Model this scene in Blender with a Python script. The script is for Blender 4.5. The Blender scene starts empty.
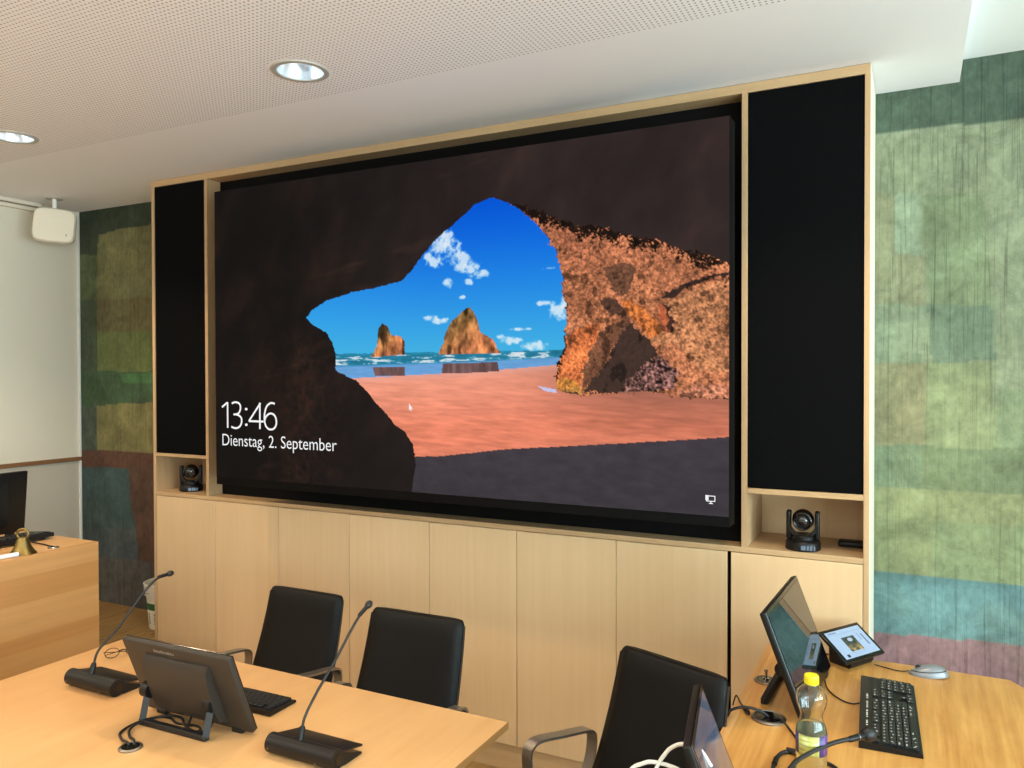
import bpy, bmesh, math, random
import numpy as np
from mathutils import Vector, Matrix

random.seed(7)
PI = math.pi
R = math.radians
C = bpy.context.scene.collection

# ------------------------------------------------------------------ helpers
def lin(c):
    c = c / 255.0
    return c / 12.92 if c <= 0.04045 else ((c + 0.055) / 1.055) ** 2.4

def rgb(r, g, b):
    return (lin(r), lin(g), lin(b), 1.0)

def lin_np(a):
    a = np.asarray(a, dtype=np.float64) / 255.0
    return np.where(a <= 0.04045, a / 12.92, ((a + 0.055) / 1.055) ** 2.4)

def new_mat(name):
    m = bpy.data.materials.new(name)
    m.use_nodes = True
    nt = m.node_tree
    return m, nt, nt.nodes['Principled BSDF']

def plain(name, col, rough=0.5, metal=0.0, spec=0.5, noise=0.0, nscale=60.0, bump=0.0, coat=0.0):
    m, nt, p = new_mat(name)
    p.inputs['Base Color'].default_value = rgb(*col)
    p.inputs['Roughness'].default_value = rough
    p.inputs['Metallic'].default_value = metal
    p.inputs['Specular IOR Level'].default_value = spec
    p.inputs['Coat Weight'].default_value = coat
    if noise or bump:
        tc = nt.nodes.new('ShaderNodeTexCoord')
        n = nt.nodes.new('ShaderNodeTexNoise')
        n.inputs['Scale'].default_value = nscale
        n.inputs['Detail'].default_value = 5
        nt.links.new(tc.outputs['Object'], n.inputs['Vector'])
        if noise:
            mx = nt.nodes.new('ShaderNodeMix'); mx.data_type = 'RGBA'
            c = rgb(*col)
            mx.inputs['A'].default_value = tuple(v * (1 - noise) for v in c[:3]) + (1,)
            mx.inputs['B'].default_value = tuple(min(1, v * (1 + noise)) for v in c[:3]) + (1,)
            nt.links.new(n.outputs['Fac'], mx.inputs['Factor'])
            nt.links.new(mx.outputs['Result'], p.inputs['Base Color'])
        if bump:
            b = nt.nodes.new('ShaderNodeBump')
            b.inputs['Strength'].default_value = bump
            b.inputs['Distance'].default_value = 0.004
            nt.links.new(n.outputs['Fac'], b.inputs['Height'])
            nt.links.new(b.outputs['Normal'], p.inputs['Normal'])
    return m

def wood(name, light, dark, axis='z', fine=55.0, wide=5.0, stretch=0.05, rough=0.45, strength=0.5, shift=0.0):
    """long-grained veneer: two stretched noises along one axis, per-object offset"""
    m, nt, p = new_mat(name)
    N = nt.nodes.new; L = nt.links.new
    tc = N('ShaderNodeTexCoord'); oi = N('ShaderNodeObjectInfo')
    comb = N('ShaderNodeVectorMath'); comb.operation = 'MULTIPLY_ADD'
    cx = N('ShaderNodeCombineXYZ')
    for k in 'XYZ':
        L(oi.outputs['Random'], cx.inputs[k])
    L(cx.outputs[0], comb.inputs[0]); comb.inputs[1].default_value = (7.3, 5.1, 9.7)
    L(tc.outputs['Object'], comb.inputs[2])
    def stretched(s, st):
        mp = N('ShaderNodeMapping')
        v = [s, s, s]; v['xyz'.index(axis)] = s * st
        mp.inputs['Scale'].default_value = v
        L(comb.outputs[0], mp.inputs['Vector'])
        n = N('ShaderNodeTexNoise'); n.inputs['Scale'].default_value = 1.0
        n.inputs['Detail'].default_value = 6; n.inputs['Roughness'].default_value = 0.6
        n.inputs['Distortion'].default_value = 0.35
        L(mp.outputs[0], n.inputs['Vector'])
        return n
    a = stretched(fine, stretch); b = stretched(wide, 0.22)
    add = N('ShaderNodeMath'); add.operation = 'MULTIPLY_ADD'
    L(a.outputs['Fac'], add.inputs[0]); add.inputs[1].default_value = 0.5
    hb = N('ShaderNodeMath'); hb.operation = 'MULTIPLY'; hb.inputs[1].default_value = 0.5
    L(b.outputs['Fac'], hb.inputs[0]); L(hb.outputs[0], add.inputs[2])
    r = N('ShaderNodeValToRGB')
    r.color_ramp.elements[0].position = 0.5 - 0.5 * strength * 0.55 + shift
    r.color_ramp.elements[1].position = 0.5 + 0.5 * strength * 0.55 + shift
    r.color_ramp.elements[0].color = rgb(*dark)
    r.color_ramp.elements[1].color = rgb(*light)
    L(add.outputs[0], r.inputs['Fac'])
    mr = N('ShaderNodeMapRange'); L(oi.outputs['Random'], mr.inputs['Value'])
    mr.inputs['To Min'].default_value = 0.92; mr.inputs['To Max'].default_value = 1.05
    sc = N('ShaderNodeVectorMath'); sc.operation = 'SCALE'
    L(r.outputs['Color'], sc.inputs[0]); L(mr.outputs['Result'], sc.inputs['Scale']); L(sc.outputs[0], p.inputs['Base Color'])
    p.inputs['Roughness'].default_value = rough
    p.inputs['Specular IOR Level'].default_value = 0.4
    return m

def obj(name, bm, mat, parent=None, smooth=False, loc=None):
    bmesh.ops.recalc_face_normals(bm, faces=bm.faces)
    me = bpy.data.meshes.new(name)
    bm.to_mesh(me); bm.free()
    if smooth:
        for p in me.polygons:
            p.use_smooth = True
        if smooth != 'all':
            me.set_sharp_from_angle(angle=R(38))
    if mat is not None:
        for mm in (mat if isinstance(mat, (list, tuple)) else [mat]):
            me.materials.append(mm)
    o = bpy.data.objects.new(name, me)
    C.objects.link(o)
    if parent is not None:
        o.parent = parent
    if loc is not None:
        o.location = loc
    return o

def tag(o, label, cat, group=None):
    o['label'] = label; o['category'] = cat
    if group:
        o['group'] = group
    return o

def thing(name, label, cat, loc=(0, 0, 0), rz=0.0, group=None):
    o = bpy.data.objects.new(name, None)
    o.empty_display_size = 0.05
    C.objects.link(o)
    o.location = loc; o.rotation_euler = (0, 0, rz)
    return tag(o, label, cat, group)

def struct(name, bm, mat, parent=None, smooth=False):
    o = obj(name, bm, mat, parent, smooth)
    if parent is None:
        o['kind'] = 'structure'
    return o

def copy_tree(o, parent=None):
    c = o.copy(); C.objects.link(c)
    if parent is not None:
        c.parent = parent
    for ch in list(o.children):
        copy_tree(ch, c)
    return c

def box(bm, lo, hi, bev=0.0, seg=2, M=None):
    r = bmesh.ops.create_cube(bm, size=1.0)
    vs = r['verts']
    s = [hi[i] - lo[i] for i in range(3)]; m = [(hi[i] + lo[i]) / 2 for i in range(3)]
    for v in vs:
        v.co = Vector((v.co.x * s[0] + m[0], v.co.y * s[1] + m[1], v.co.z * s[2] + m[2]))
    if bev > 0:
        es = list({e for v in vs for e in v.link_edges})
        rr = bmesh.ops.bevel(bm, geom=es, offset=bev, segments=seg, affect='EDGES', profile=0.5)
        vs = list({v for f in rr['faces'] for v in f.verts} | {v for v in vs if v.is_valid})
    if M is not None:
        for v in vs:
            v.co = M @ v.co
    return vs

def bxm(lo, hi, bev=0.0, seg=2):
    bm = bmesh.new(); box(bm, lo, hi, bev, seg); return bm

def prism(bm, pts, axis, a, b):
    """polygon pts (2d) extruded along axis from a to b; the 2d coords are the other axes in order"""
    def mk(p, t):
        v = list(p); v.insert('xyz'.index(axis), t); return Vector(v)
    va = [bm.verts.new(mk(p, a)) for p in pts]; vb = [bm.verts.new(mk(p, b)) for p in pts]
    n = len(pts)
    bm.faces.new(va); bm.faces.new(vb[::-1])
    for i in range(n):
        bm.faces.new((va[i], vb[i], vb[(i + 1) % n], va[(i + 1) % n]))
    return va + vb

def spline(pts, n=8, closed=False):
    P = [Vector(p) for p in pts]; out = []
    m = len(P)
    for i in range(m if closed else m - 1):
        p0 = P[(i - 1) % m] if (closed or i > 0) else P[0] * 2 - P[1]
        p1 = P[i]; p2 = P[(i + 1) % m]
        p3 = P[(i + 2) % m] if (closed or i + 2 < m) else P[-1] * 2 - P[-2]
        for k in range(n):
            t = k / n
            out.append(0.5 * ((2 * p1) + (p2 - p0) * t + (2 * p0 - 5 * p1 + 4 * p2 - p3) * t * t + (3 * p1 - p0 - 3 * p2 + p3) * t ** 3))
    if not closed:
        out.append(P[-1].copy())
    return out

def tube(bm, pts, r, seg=10, closed=False, cap=True):
    n = len(pts); rings = []
    prev = None
    for i, p in enumerate(pts):
        a = pts[(i - 1) % n] if (closed or i > 0) else p
        b = pts[(i + 1) % n] if (closed or i < n - 1) else p
        t = (b - a).normalized()
        if prev is None:
            up = Vector((0, 0, 1)) if abs(t.z) < 0.9 else Vector((1, 0, 0))
            u = t.cross(up).normalized()
        else:
            u = (prev - t * prev.dot(t)).normalized()
        prev = u
        w = t.cross(u)
        rr = r[i] if isinstance(r, (list, tuple)) else r
        rings.append([bm.verts.new(p + (u * math.cos(2 * PI * k / seg) + w * math.sin(2 * PI * k / seg)) * rr) for k in range(seg)])
    for i in range(n if closed else n - 1):
        A = rings[i]; B = rings[(i + 1) % n]
        for k in range(seg):
            bm.faces.new((A[k], A[(k + 1) % seg], B[(k + 1) % seg], B[k]))
    if cap and not closed:
        bm.faces.new(rings[0][::-1]); bm.faces.new(rings[-1])

def tubem(pts, r, seg=10, n=8, closed=False):
    bm = bmesh.new(); tube(bm, spline(pts, n, closed), r, seg, closed); return bm

def ribbon(bm, pts, width_dir, w, t):
    """flat bar swept along pts; width w along width_dir, thickness t"""
    n = len(pts); rings = []
    wd = Vector(width_dir).normalized()
    for i, p in enumerate(pts):
        a = pts[max(i - 1, 0)]; b = pts[min(i + 1, n - 1)]
        tg = (b - a).normalized(); nn = tg.cross(wd).normalized()
        rings.append([bm.verts.new(p + wd * sx * w / 2 + nn * sy * t / 2) for sx, sy in ((-1, -1), (1, -1), (1, 1), (-1, 1))])
    for i in range(n - 1):
        for k in range(4):
            bm.faces.new((rings[i][k], rings[i][(k + 1) % 4], rings[i + 1][(k + 1) % 4], rings[i + 1][k]))
    bm.faces.new(rings[0][::-1]); bm.faces.new(rings[-1])

def lathe(bm, prof, seg=32, M=None, c=(0, 0, 0)):
    rings = []
    for (r, z) in prof:
        if r < 1e-5:
            rings.append([bm.verts.new(Vector((c[0], c[1], c[2] + z)))])
        else:
            rings.append([bm.verts.new(Vector((c[0] + r * math.cos(2 * PI * k / seg), c[1] + r * math.sin(2 * PI * k / seg), c[2] + z))) for k in range(seg)])
    for A, B in zip(rings, rings[1:]):
        for k in range(seg):
            k2 = (k + 1) % seg
            if len(A) == 1 and len(B) == 1: continue
            if len(A) == 1: bm.faces.new((A[0], B[k], B[k2]))
            elif len(B) == 1: bm.faces.new((A[k], A[k2], B[0]))
            else: bm.faces.new((A[k], A[k2], B[k2], B[k]))
    if M is not None:
        for rg in rings:
            for v in rg: v.co = M @ v.co
    return [v for rg in rings for v in rg]

def cyl(bm, p0, p1, r, seg=24):
    p0 = Vector(p0); p1 = Vector(p1)
    tube(bm, [p0, p1], r, seg)

def ellipsoid(bm, c, r, seg=24, rings=14, M=None):
    v = bmesh.ops.create_uvsphere(bm, u_segments=seg, v_segments=rings, radius=1.0)['verts']
    for q in v:
        q.co = Vector((q.co.x * r[0] + c[0], q.co.y * r[1] + c[1], q.co.z * r[2] + c[2]))
        if M is not None: q.co = M @ q.co
    return v

# value noise on numpy arrays
_rng = np.random.RandomState(11)
_LAT = _rng.rand(256, 256)
def vnoise(x, y):
    xi = np.floor(x).astype(int); yi = np.floor(y).astype(int)
    fx = x - xi; fy = y - yi
    fx = fx * fx * (3 - 2 * fx); fy = fy * fy * (3 - 2 * fy)
    g = lambda a, b: _LAT[a % 256, b % 256]
    return (g(xi, yi) * (1 - fx) + g(xi + 1, yi) * fx) * (1 - fy) + (g(xi, yi + 1) * (1 - fx) + g(xi + 1, yi + 1) * fx) * fy
def fbm(x, y, o=4):
    s = 0; a = 0.5; t = 0
    for k in range(o):
        s = s + a * vnoise(x * 2 ** k + 17.3 * k, y * 2 ** k + 9.1 * k); t += a; a *= 0.55
    return s / t
def inside(poly, x, y):
    r = np.zeros(x.shape, bool)
    n = len(poly)
    for i in range(n):
        x0, y0 = poly[i]; x1, y1 = poly[(i + 1) % n]
        if y0 == y1: continue
        c = ((y0 > y) != (y1 > y)) & (x < (x1 - x0) * (y - y0) / (y1 - y0) + x0)
        r ^= c
    return r

def grid_mesh(name, nx, ny, fn, cols, mat, parent=None):
    """regular grid; fn(u,v)->xyz arrays, cols (ny,nx,3) linear per vertex, stored as colour attribute 'paint'"""
    u = np.linspace(0, 1, nx); v = np.linspace(0, 1, ny)
    U, V = np.meshgrid(u, v)
    co = np.stack(fn(U, V), -1).reshape(-1, 3)
    idx = np.arange(nx * ny).reshape(ny, nx)
    f = np.stack([idx[:-1, :-1], idx[1:, :-1], idx[1:, 1:], idx[:-1, 1:]], -1).reshape(-1, 4)
    me = bpy.data.meshes.new(name)
    me.vertices.add(len(co)); me.vertices.foreach_set('co', co.astype(np.float32).ravel())
    me.loops.add(f.size); me.loops.foreach_set('vertex_index', f.astype(np.int32).ravel())
    me.polygons.add(len(f))
    me.polygons.foreach_set('loop_start', np.arange(0, f.size, 4, dtype=np.int32))
    me.update(calc_edges=True)
    at = me.color_attributes.new('paint', 'FLOAT_COLOR', 'POINT')
    c4 = np.ones((nx * ny, 4), np.float32); c4[:, :3] = cols.reshape(-1, 3)
    at.data.foreach_set('color', c4.ravel())
    me.materials.append(mat)
    o = bpy.data.objects.new(name, me); C.objects.link(o)
    if parent is not None: o.parent = parent
    return o

def screen_mat(name, strength=1.0, rough=0.5, spec=0.3):
    m, nt, p = new_mat(name)
    a = nt.nodes.new('ShaderNodeAttribute'); a.attribute_name = 'paint'
    p.inputs['Base Color'].default_value = (0.002, 0.002, 0.002, 1)
    p.inputs['Roughness'].default_value = rough
    p.inputs['Specular IOR Level'].default_value = spec
    nt.links.new(a.outputs['Color'], p.inputs['Emission Color'])
    p.inputs['Emission Strength'].default_value = strength
    return m

def glow(name, col, s=1.0):
    m, nt, p = new_mat(name)
    p.inputs['Base Color'].default_value = (0.01, 0.01, 0.01, 1)
    p.inputs['Emission Color'].default_value = rgb(*col)
    p.inputs['Emission Strength'].default_value = s
    return m
POLY = {
    'OPEN': [(0.6241, 0.1343), (0.6191, 0.1336), (0.592, 0.1474), (0.5584, 0.1891), (0.5124, 0.2423), (0.489, 0.2832), (0.4652, 0.3292), (0.4467, 0.354), (0.3909, 0.3715), (0.3396, 0.381), (0.2796, 0.4036), (0.2464, 0.4321), (0.2324, 0.4555), (0.2525, 0.4832), (0.28, 0.5058), (0.292, 0.5358), (0.2989, 0.5686), (0.3018, 0.6277), (0.324, 0.6445), (0.3474, 0.6613), (0.3704, 0.6942), (0.3925, 0.7343), (0.4147, 0.7657), (0.4282, 0.7934), (0.4529, 0.8204), (0.4664, 0.8511), (0.4718, 0.8825), (0.473, 0.9219), (0.466, 0.9708), (0.4652, 1.0), (1.0087, 1.0058), (1.0083, 0.6971), (0.9993, 0.7066), (0.9348, 0.7007), (0.8872, 0.6861), (0.842, 0.6883), (0.7809, 0.6993), (0.7571, 0.6956), (0.7369, 0.6839), (0.7345, 0.6555), (0.7398, 0.6073), (0.7493, 0.5672), (0.753, 0.527), (0.753, 0.4701), (0.7497, 0.4058), (0.7447, 0.3489), (0.7349, 0.2993), (0.7177, 0.2526), (0.6975, 0.2131), (0.6713, 0.1759), (0.6507, 0.1518), (0.6241, 0.1343)],
    'LIT': [(0.6507, 0.1518), (0.6713, 0.1759), (0.6975, 0.2131), (0.7177, 0.2526), (0.7349, 0.2993), (0.7447, 0.3489), (0.7497, 0.4058), (0.753, 0.4701), (0.753, 0.527), (0.7493, 0.5672), (0.7398, 0.6073), (0.7345, 0.6555), (0.7369, 0.6839), (0.7571, 0.6956), (0.7809, 0.6993), (0.842, 0.6883), (0.8872, 0.6861), (0.9348, 0.7007), (0.9993, 0.7066), (1.0083, 0.7066), (1.0079, 0.3737), (0.9993, 0.3708), (0.9726, 0.3453), (0.9348, 0.3219), (0.8917, 0.2934), (0.8515, 0.2723), (0.8145, 0.2511), (0.762, 0.2314), (0.7275, 0.2015), (0.6873, 0.1701)],
    'OVERHANG': [(0.9003, 0.4474), (0.918, 0.4212), (0.9521, 0.4022), (0.9993, 0.3847), (1.0079, 0.3839), (1.0079, 0.3912), (0.9993, 0.3956), (0.9644, 0.4066), (0.9348, 0.4292), (0.911, 0.4504)],
    'HOLLOW': [(0.7817, 0.6905), (0.794, 0.6599), (0.8149, 0.6153), (0.8297, 0.5708), (0.8383, 0.5365), (0.8544, 0.5007), (0.8671, 0.5277), (0.8868, 0.5555), (0.9007, 0.592), (0.8839, 0.6066), (0.8613, 0.6401), (0.847, 0.6693), (0.8441, 0.6898)],
    'DARKPATCH': [(0.8059, 0.4453), (0.8207, 0.4343), (0.8383, 0.4482), (0.847, 0.4832), (0.8355, 0.492), (0.8178, 0.4708)],
    'DARKPATCH2': [(0.7788, 0.6299), (0.794, 0.5796), (0.8059, 0.5248), (0.8207, 0.5109), (0.8441, 0.4927), (0.8544, 0.5007), (0.8383, 0.5365), (0.8149, 0.6153), (0.794, 0.6599), (0.7833, 0.6854)],
    'DARKPATCH3': [(0.8141, 0.3569), (0.8363, 0.3438), (0.8585, 0.354), (0.8613, 0.3942), (0.8474, 0.435), (0.8268, 0.4226), (0.8207, 0.3898)],
    'BOULDER': [(0.84, 0.4453), (0.8585, 0.4496), (0.8839, 0.4759), (0.8983, 0.5102), (0.9065, 0.5321), (0.8868, 0.5511), (0.8671, 0.5131), (0.8498, 0.4781)],
    'SHARD': [(0.8954, 0.4642), (0.9065, 0.4606), (0.92, 0.5022), (0.92, 0.5285), (0.9118, 0.5328), (0.8983, 0.4956)],
    'SHARDDARK': [(0.9065, 0.4606), (0.9135, 0.4701), (0.9217, 0.5044), (0.92, 0.5307), (0.9147, 0.5343), (0.9135, 0.4971)],
    'RIGHTFACE': [(0.9065, 0.4577), (0.9389, 0.4321), (0.998, 0.4051), (0.9984, 0.6365), (0.9553, 0.6358), (0.9471, 0.5978), (0.9229, 0.5642), (0.8983, 0.5679), (0.8868, 0.5511), (0.9065, 0.5321), (0.92, 0.5328), (0.9217, 0.5044)],
    'BUSH': [(0.8424, 0.6869), (0.8498, 0.6599), (0.8728, 0.6204), (0.8925, 0.5971), (0.9065, 0.6044), (0.9229, 0.6307), (0.9282, 0.6547), (0.92, 0.6788), (0.8839, 0.6876)],
    'BASE_YELLOW': [(0.732, 0.6861), (0.7353, 0.6555), (0.7571, 0.6496), (0.7755, 0.6752), (0.7784, 0.6956), (0.7476, 0.6934)],
    'BASE_PINK': [(0.9258, 0.6927), (0.9471, 0.6686), (0.9984, 0.6642), (0.9984, 0.7058), (0.9631, 0.6993)],
    'LEFTFACE': [(0.7509, 0.5482), (0.7727, 0.5182), (0.8059, 0.5051), (0.803, 0.5401), (0.7817, 0.6146), (0.7755, 0.6752), (0.732, 0.6861), (0.7398, 0.6139)],
    'ROCK_A': [(0.379, 0.5861), (0.3929, 0.5555), (0.3962, 0.4993), (0.4048, 0.4818), (0.4131, 0.4876), (0.4237, 0.5204), (0.443, 0.5255), (0.4508, 0.5416), (0.4516, 0.5818)],
    'ROCK_B': [(0.5206, 0.5825), (0.5346, 0.5168), (0.5461, 0.4825), (0.5658, 0.4577), (0.5797, 0.4445), (0.5908, 0.4686), (0.6015, 0.5197), (0.6232, 0.5416), (0.6368, 0.5803)],
    'REFL_A': [(0.3839, 0.6197), (0.4508, 0.6182), (0.4508, 0.6445), (0.3884, 0.646)],
    'REFL_B': [(0.5284, 0.6088), (0.6331, 0.6066), (0.6347, 0.6321), (0.5805, 0.638), (0.5247, 0.6387)],
    'PUDDLE': [(0.7025, 0.6745), (0.7349, 0.6839), (0.7365, 0.6934), (0.716, 0.6883)],
    'SHADOW': [(0.4656, 0.8927), (0.4742, 0.8905), (0.5218, 0.8861), (0.5801, 0.8723), (0.6405, 0.8569), (0.7415, 0.8416), (0.8314, 0.8277), (0.9155, 0.8139), (1.0083, 0.7985), (1.0087, 1.0182), (0.4401, 1.0277)],
}
HORIZON = [(0.2878, 0.5752), (0.7419, 0.5781)]
SANDEDGE = [(0.3014, 0.6569), (0.3466, 0.6526), (0.5325, 0.6387), (0.6725, 0.6241), (0.7452, 0.6146)]
CLOUDS = [(0.5235, 0.2562, 0.0176, 0.027), (0.5354, 0.2372, 0.0135, 0.0241), (0.5469, 0.2745, 0.0172, 0.0262), (0.5662, 0.3117, 0.0189, 0.0233), (0.583, 0.3255, 0.0152, 0.0176), (0.6002, 0.3504, 0.0148, 0.0116), (0.5407, 0.3708, 0.0099, 0.0117), (0.5793, 0.3715, 0.0074, 0.0088), (0.5153, 0.3058, 0.0139, 0.0183), (0.4997, 0.292, 0.0078, 0.0153), (0.5658, 0.4146, 0.0057, 0.0044), (0.7386, 0.4672, 0.0152, 0.0219), (0.7164, 0.4438, 0.0136, 0.0066), (0.7489, 0.446, 0.0065, 0.0168), (0.6548, 0.5467, 0.0177, 0.0088), (0.6971, 0.5628, 0.0177, 0.0138), (0.6405, 0.535, 0.009, 0.0059), (0.503, 0.4723, 0.0139, 0.0087), (0.5231, 0.4825, 0.0115, 0.0087), (0.5346, 0.4803, 0.0061, 0.0058), (0.6725, 0.5139, 0.0144, 0.0036), (0.7234, 0.3474, 0.0086, 0.0037)]
PATCHES = [
    ((62, 66, 60), [(-1.322, 2.916), (-0.317, 2.808), (-0.348, 0.193), (-1.367, 0.05)]),
    ((47, 56, 44), [(-1.322, 2.916), (-0.317, 2.808), (-0.32, 2.615), (-0.444, 2.614), (-0.729, 2.608), (-0.941, 2.581), (-0.953, 2.463), (-1.329, 2.48)]),
    ((73, 82, 56), [(-1.329, 2.48), (-0.943, 2.462), (-0.957, 2.172), (-1.334, 2.182)]),
    ((95, 93, 62), [(-0.941, 2.581), (-0.729, 2.608), (-0.444, 2.614), (-0.32, 2.615), (-0.325, 2.162), (-0.957, 2.175)]),
    ((60, 70, 54), [(-1.334, 2.182), (-0.957, 2.172), (-0.963, 1.71), (-1.341, 1.711)]),
    ((88, 82, 54), [(-0.957, 2.175), (-0.325, 2.162), (-0.327, 1.962), (-0.96, 1.967)]),
    ((84, 92, 54), [(-0.96, 1.967), (-0.327, 1.962), (-0.33, 1.714), (-0.963, 1.71)]),
    ((55, 74, 52), [(-1.341, 1.711), (-0.33, 1.714), (-0.332, 1.537), (-0.976, 1.49), (-1.345, 1.471)]),
    ((60, 92, 58), [(-0.741, 1.696), (-0.33, 1.708), (-0.331, 1.635), (-0.723, 1.639)]),
    ((62, 72, 62), [(-1.345, 1.471), (-0.967, 1.491), (-0.971, 1.207), (-1.349, 1.191)]),
    ((101, 97, 62), [(-0.967, 1.491), (-0.744, 1.507), (-0.332, 1.525), (-0.336, 1.215), (-0.971, 1.207)]),
    ((77, 53, 42), [(-1.349, 1.194), (-0.336, 1.215), (-0.337, 1.136), (-0.664, 1.106), (-1.351, 1.077)]),
    ((52, 68, 68), [(-1.351, 1.077), (-0.664, 1.106), (-0.657, 0.906), (-0.604, 0.722), (-1.357, 0.675)]),
    ((72, 54, 44), [(-0.664, 1.119), (-0.337, 1.148), (-0.344, 0.531), (-0.588, 0.535), (-0.604, 0.722), (-0.657, 0.906)]),
    ((60, 68, 72), [(-1.357, 0.675), (-0.604, 0.728), (-0.588, 0.535), (-0.951, 0.523), (-1.36, 0.501)]),
    ((70, 69, 66), [(-1.36, 0.501), (-0.951, 0.523), (-0.588, 0.535), (-0.344, 0.531), (-0.35, 0.07), (-1.369, -0.084)]),
    ((150, 165, 132), [(3.561, 2.809), (4.28, 2.821), (4.295, 0.362), (3.569, 0.201)]),
    ((86, 110, 90), [(3.56, 2.885), (4.544, 2.835), (4.546, 2.518), (4.064, 2.586), (3.889, 2.594), (3.774, 2.6), (3.582, 2.598), (3.561, 2.6)]),
    ((160, 160, 122), [(3.562, 2.371), (3.655, 2.365), (3.659, 2.155), (3.753, 2.14), (3.757, 1.944), (3.563, 1.948)]),
    ((160, 187, 158), [(3.655, 2.365), (3.732, 2.357), (3.746, 2.185), (3.753, 2.126), (3.659, 2.147)]),
    ((128, 152, 112), [(3.742, 2.353), (3.756, 2.185), (3.767, 1.943), (3.973, 1.931), (3.957, 2.133), (3.946, 2.331)]),
    ((150, 172, 142), [(3.563, 1.952), (3.76, 1.947), (3.764, 1.728), (3.564, 1.726)]),
    ((104, 134, 114), [(3.763, 1.947), (3.973, 1.931), (3.983, 1.734), (3.781, 1.728), (3.767, 1.814)]),
    ((165, 155, 112), [(3.564, 1.73), (3.758, 1.728), (3.755, 1.423), (3.565, 1.408)]),
    ((150, 166, 114), [(3.764, 1.732), (3.977, 1.73), (3.991, 1.414), (3.756, 1.404)]),
    ((140, 165, 122), [(3.984, 1.626), (4.552, 1.64), (4.554, 1.372), (3.991, 1.421)]),
    ((118, 145, 112), [(3.565, 1.412), (3.749, 1.419), (3.753, 1.262), (3.566, 1.262)]),
    ((112, 134, 94), [(3.749, 1.419), (4.554, 1.422), (4.555, 1.242), (4.07, 1.261), (3.753, 1.262)]),
    ((154, 164, 108), [(3.566, 1.262), (3.753, 1.262), (4.07, 1.261), (4.555, 1.242), (4.556, 1.114), (4.071, 1.13), (3.566, 1.131)]),
    ((140, 162, 112), [(3.566, 1.147), (3.825, 1.141), (4.071, 1.144), (4.556, 1.127), (4.558, 0.914), (4.072, 0.941), (3.826, 0.934), (3.567, 0.937)]),
    ((150, 162, 108), [(3.566, 1.147), (3.776, 1.145), (3.784, 0.933), (3.567, 0.935)]),
    ((96, 140, 143), [(3.567, 0.937), (3.826, 0.934), (4.072, 0.941), (4.557, 0.934), (4.559, 0.717), (4.073, 0.724), (3.804, 0.709), (3.568, 0.696)]),
    ((148, 116, 122), [(3.568, 0.696), (3.804, 0.709), (4.073, 0.724), (4.559, 0.717), (4.564, -0.041), (3.571, -0.342)]),
]
# ------------------------------------------------------------------ materials
M_maple_v = wood('maple_veneer_vertical', (228, 196, 154), (214, 178, 134), 'z', 38, 3.0, 0.03, 0.42, 0.9)
M_maple_h = wood('maple_edge_horizontal', (204, 170, 128), (184, 148, 106), 'x', 60, 6, 0.04, 0.45, 0.7)
M_maple_s = wood('maple_edge_upright', (200, 166, 126), (180, 144, 104), 'z', 60, 6, 0.04, 0.45, 0.7)
M_table = wood('maple_tabletop', (220, 176, 122), (196, 146, 94), 'y', 16, 3.6, 0.16, 0.33, 0.9)
M_table_edge = wood('maple_table_edge', (170, 122, 72), (140, 98, 56), 'y', 60, 6, 0.05, 0.5, 0.8)
M_larch = wood('larch_side_table_top', (218, 162, 90), (184, 124, 58), 'y', 64, 14, 0.03, 0.33, 0.5)
M_larch_edge = wood('larch_edge_lipping', (212, 160, 100), (190, 138, 80), 'y', 60, 6, 0.05, 0.45, 0.7)
M_floor = wood('oak_strip_floor', (168, 134, 84), (120, 90, 50), 'y', 40, 9, 0.03, 0.5, 0.9)
M_white_wall = plain('off_white_wall_paint', (226, 215, 196), 0.8, noise=0.03, nscale=3, spec=0.2)
M_white_trim = plain('white_lacquer_trim', (232, 232, 226), 0.5)
M_brown_rail = plain('brown_dado_rail', (132, 92, 58), 0.5, noise=0.1, nscale=30)
M_black_fab = plain('black_acoustic_fabric', (12, 12, 13), 0.95, spec=0.05, noise=0.25, nscale=400, bump=0.3)
M_black_back = plain('matt_black_backing', (9, 8, 8), 0.75, spec=0.12)
M_black_plastic = plain('black_plastic', (16, 15, 15), 0.42, spec=0.32, noise=0.1, nscale=300, bump=0.05)
M_housing = plain('dark_grey_monitor_housing', (50, 44, 38), 0.5, spec=0.35, noise=0.06, nscale=200)
M_black_gloss = plain('glossy_black_plastic', (10, 10, 11), 0.16)
M_glass = plain('dark_screen_glass', (9, 11, 13), 0.035, spec=0.9)
M_leather = plain('black_leather', (10, 9, 9), 0.5, spec=0.2, nscale=220, bump=0.12)
M_alu = plain('satin_aluminium', (150, 146, 140), 0.36, 1.0)
M_grey_metal = plain('satin_metal_arm', (158, 150, 140), 0.38, 0.9)
M_chrome = plain('polished_chrome', (205, 205, 205), 0.12, 1.0)
M_rubber = plain('black_cable_rubber', (15, 14, 14), 0.5)
M_white_cable = plain('white_cable_sheath', (225, 222, 214), 0.45)
M_brass = plain('dull_brass', (140, 122, 74), 0.42, 1.0)
M_ap = plain('warm_white_device_plastic', (236, 226, 206), 0.5)
M_bucket = plain('white_bucket_plastic', (226, 222, 210), 0.5)
M_green = plain('green_label_print', (34, 92, 52), 0.6)
M_cap_yellow = plain('yellow_bottle_cap', (232, 214, 40), 0.4)
M_silver = plain('silver_grey_mouse_plastic', (134, 137, 141), 0.34, 0.3)
M_key = plain('black_keycap', (24, 24, 25), 0.45, spec=0.4)
M_legend = plain('white_key_print', (205, 205, 200), 0.6)
M_grey_label = plain('grey_print', (120, 112, 104), 0.6)
M_label_white = plain('white_label_print', (214, 226, 240), 0.5)

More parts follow.
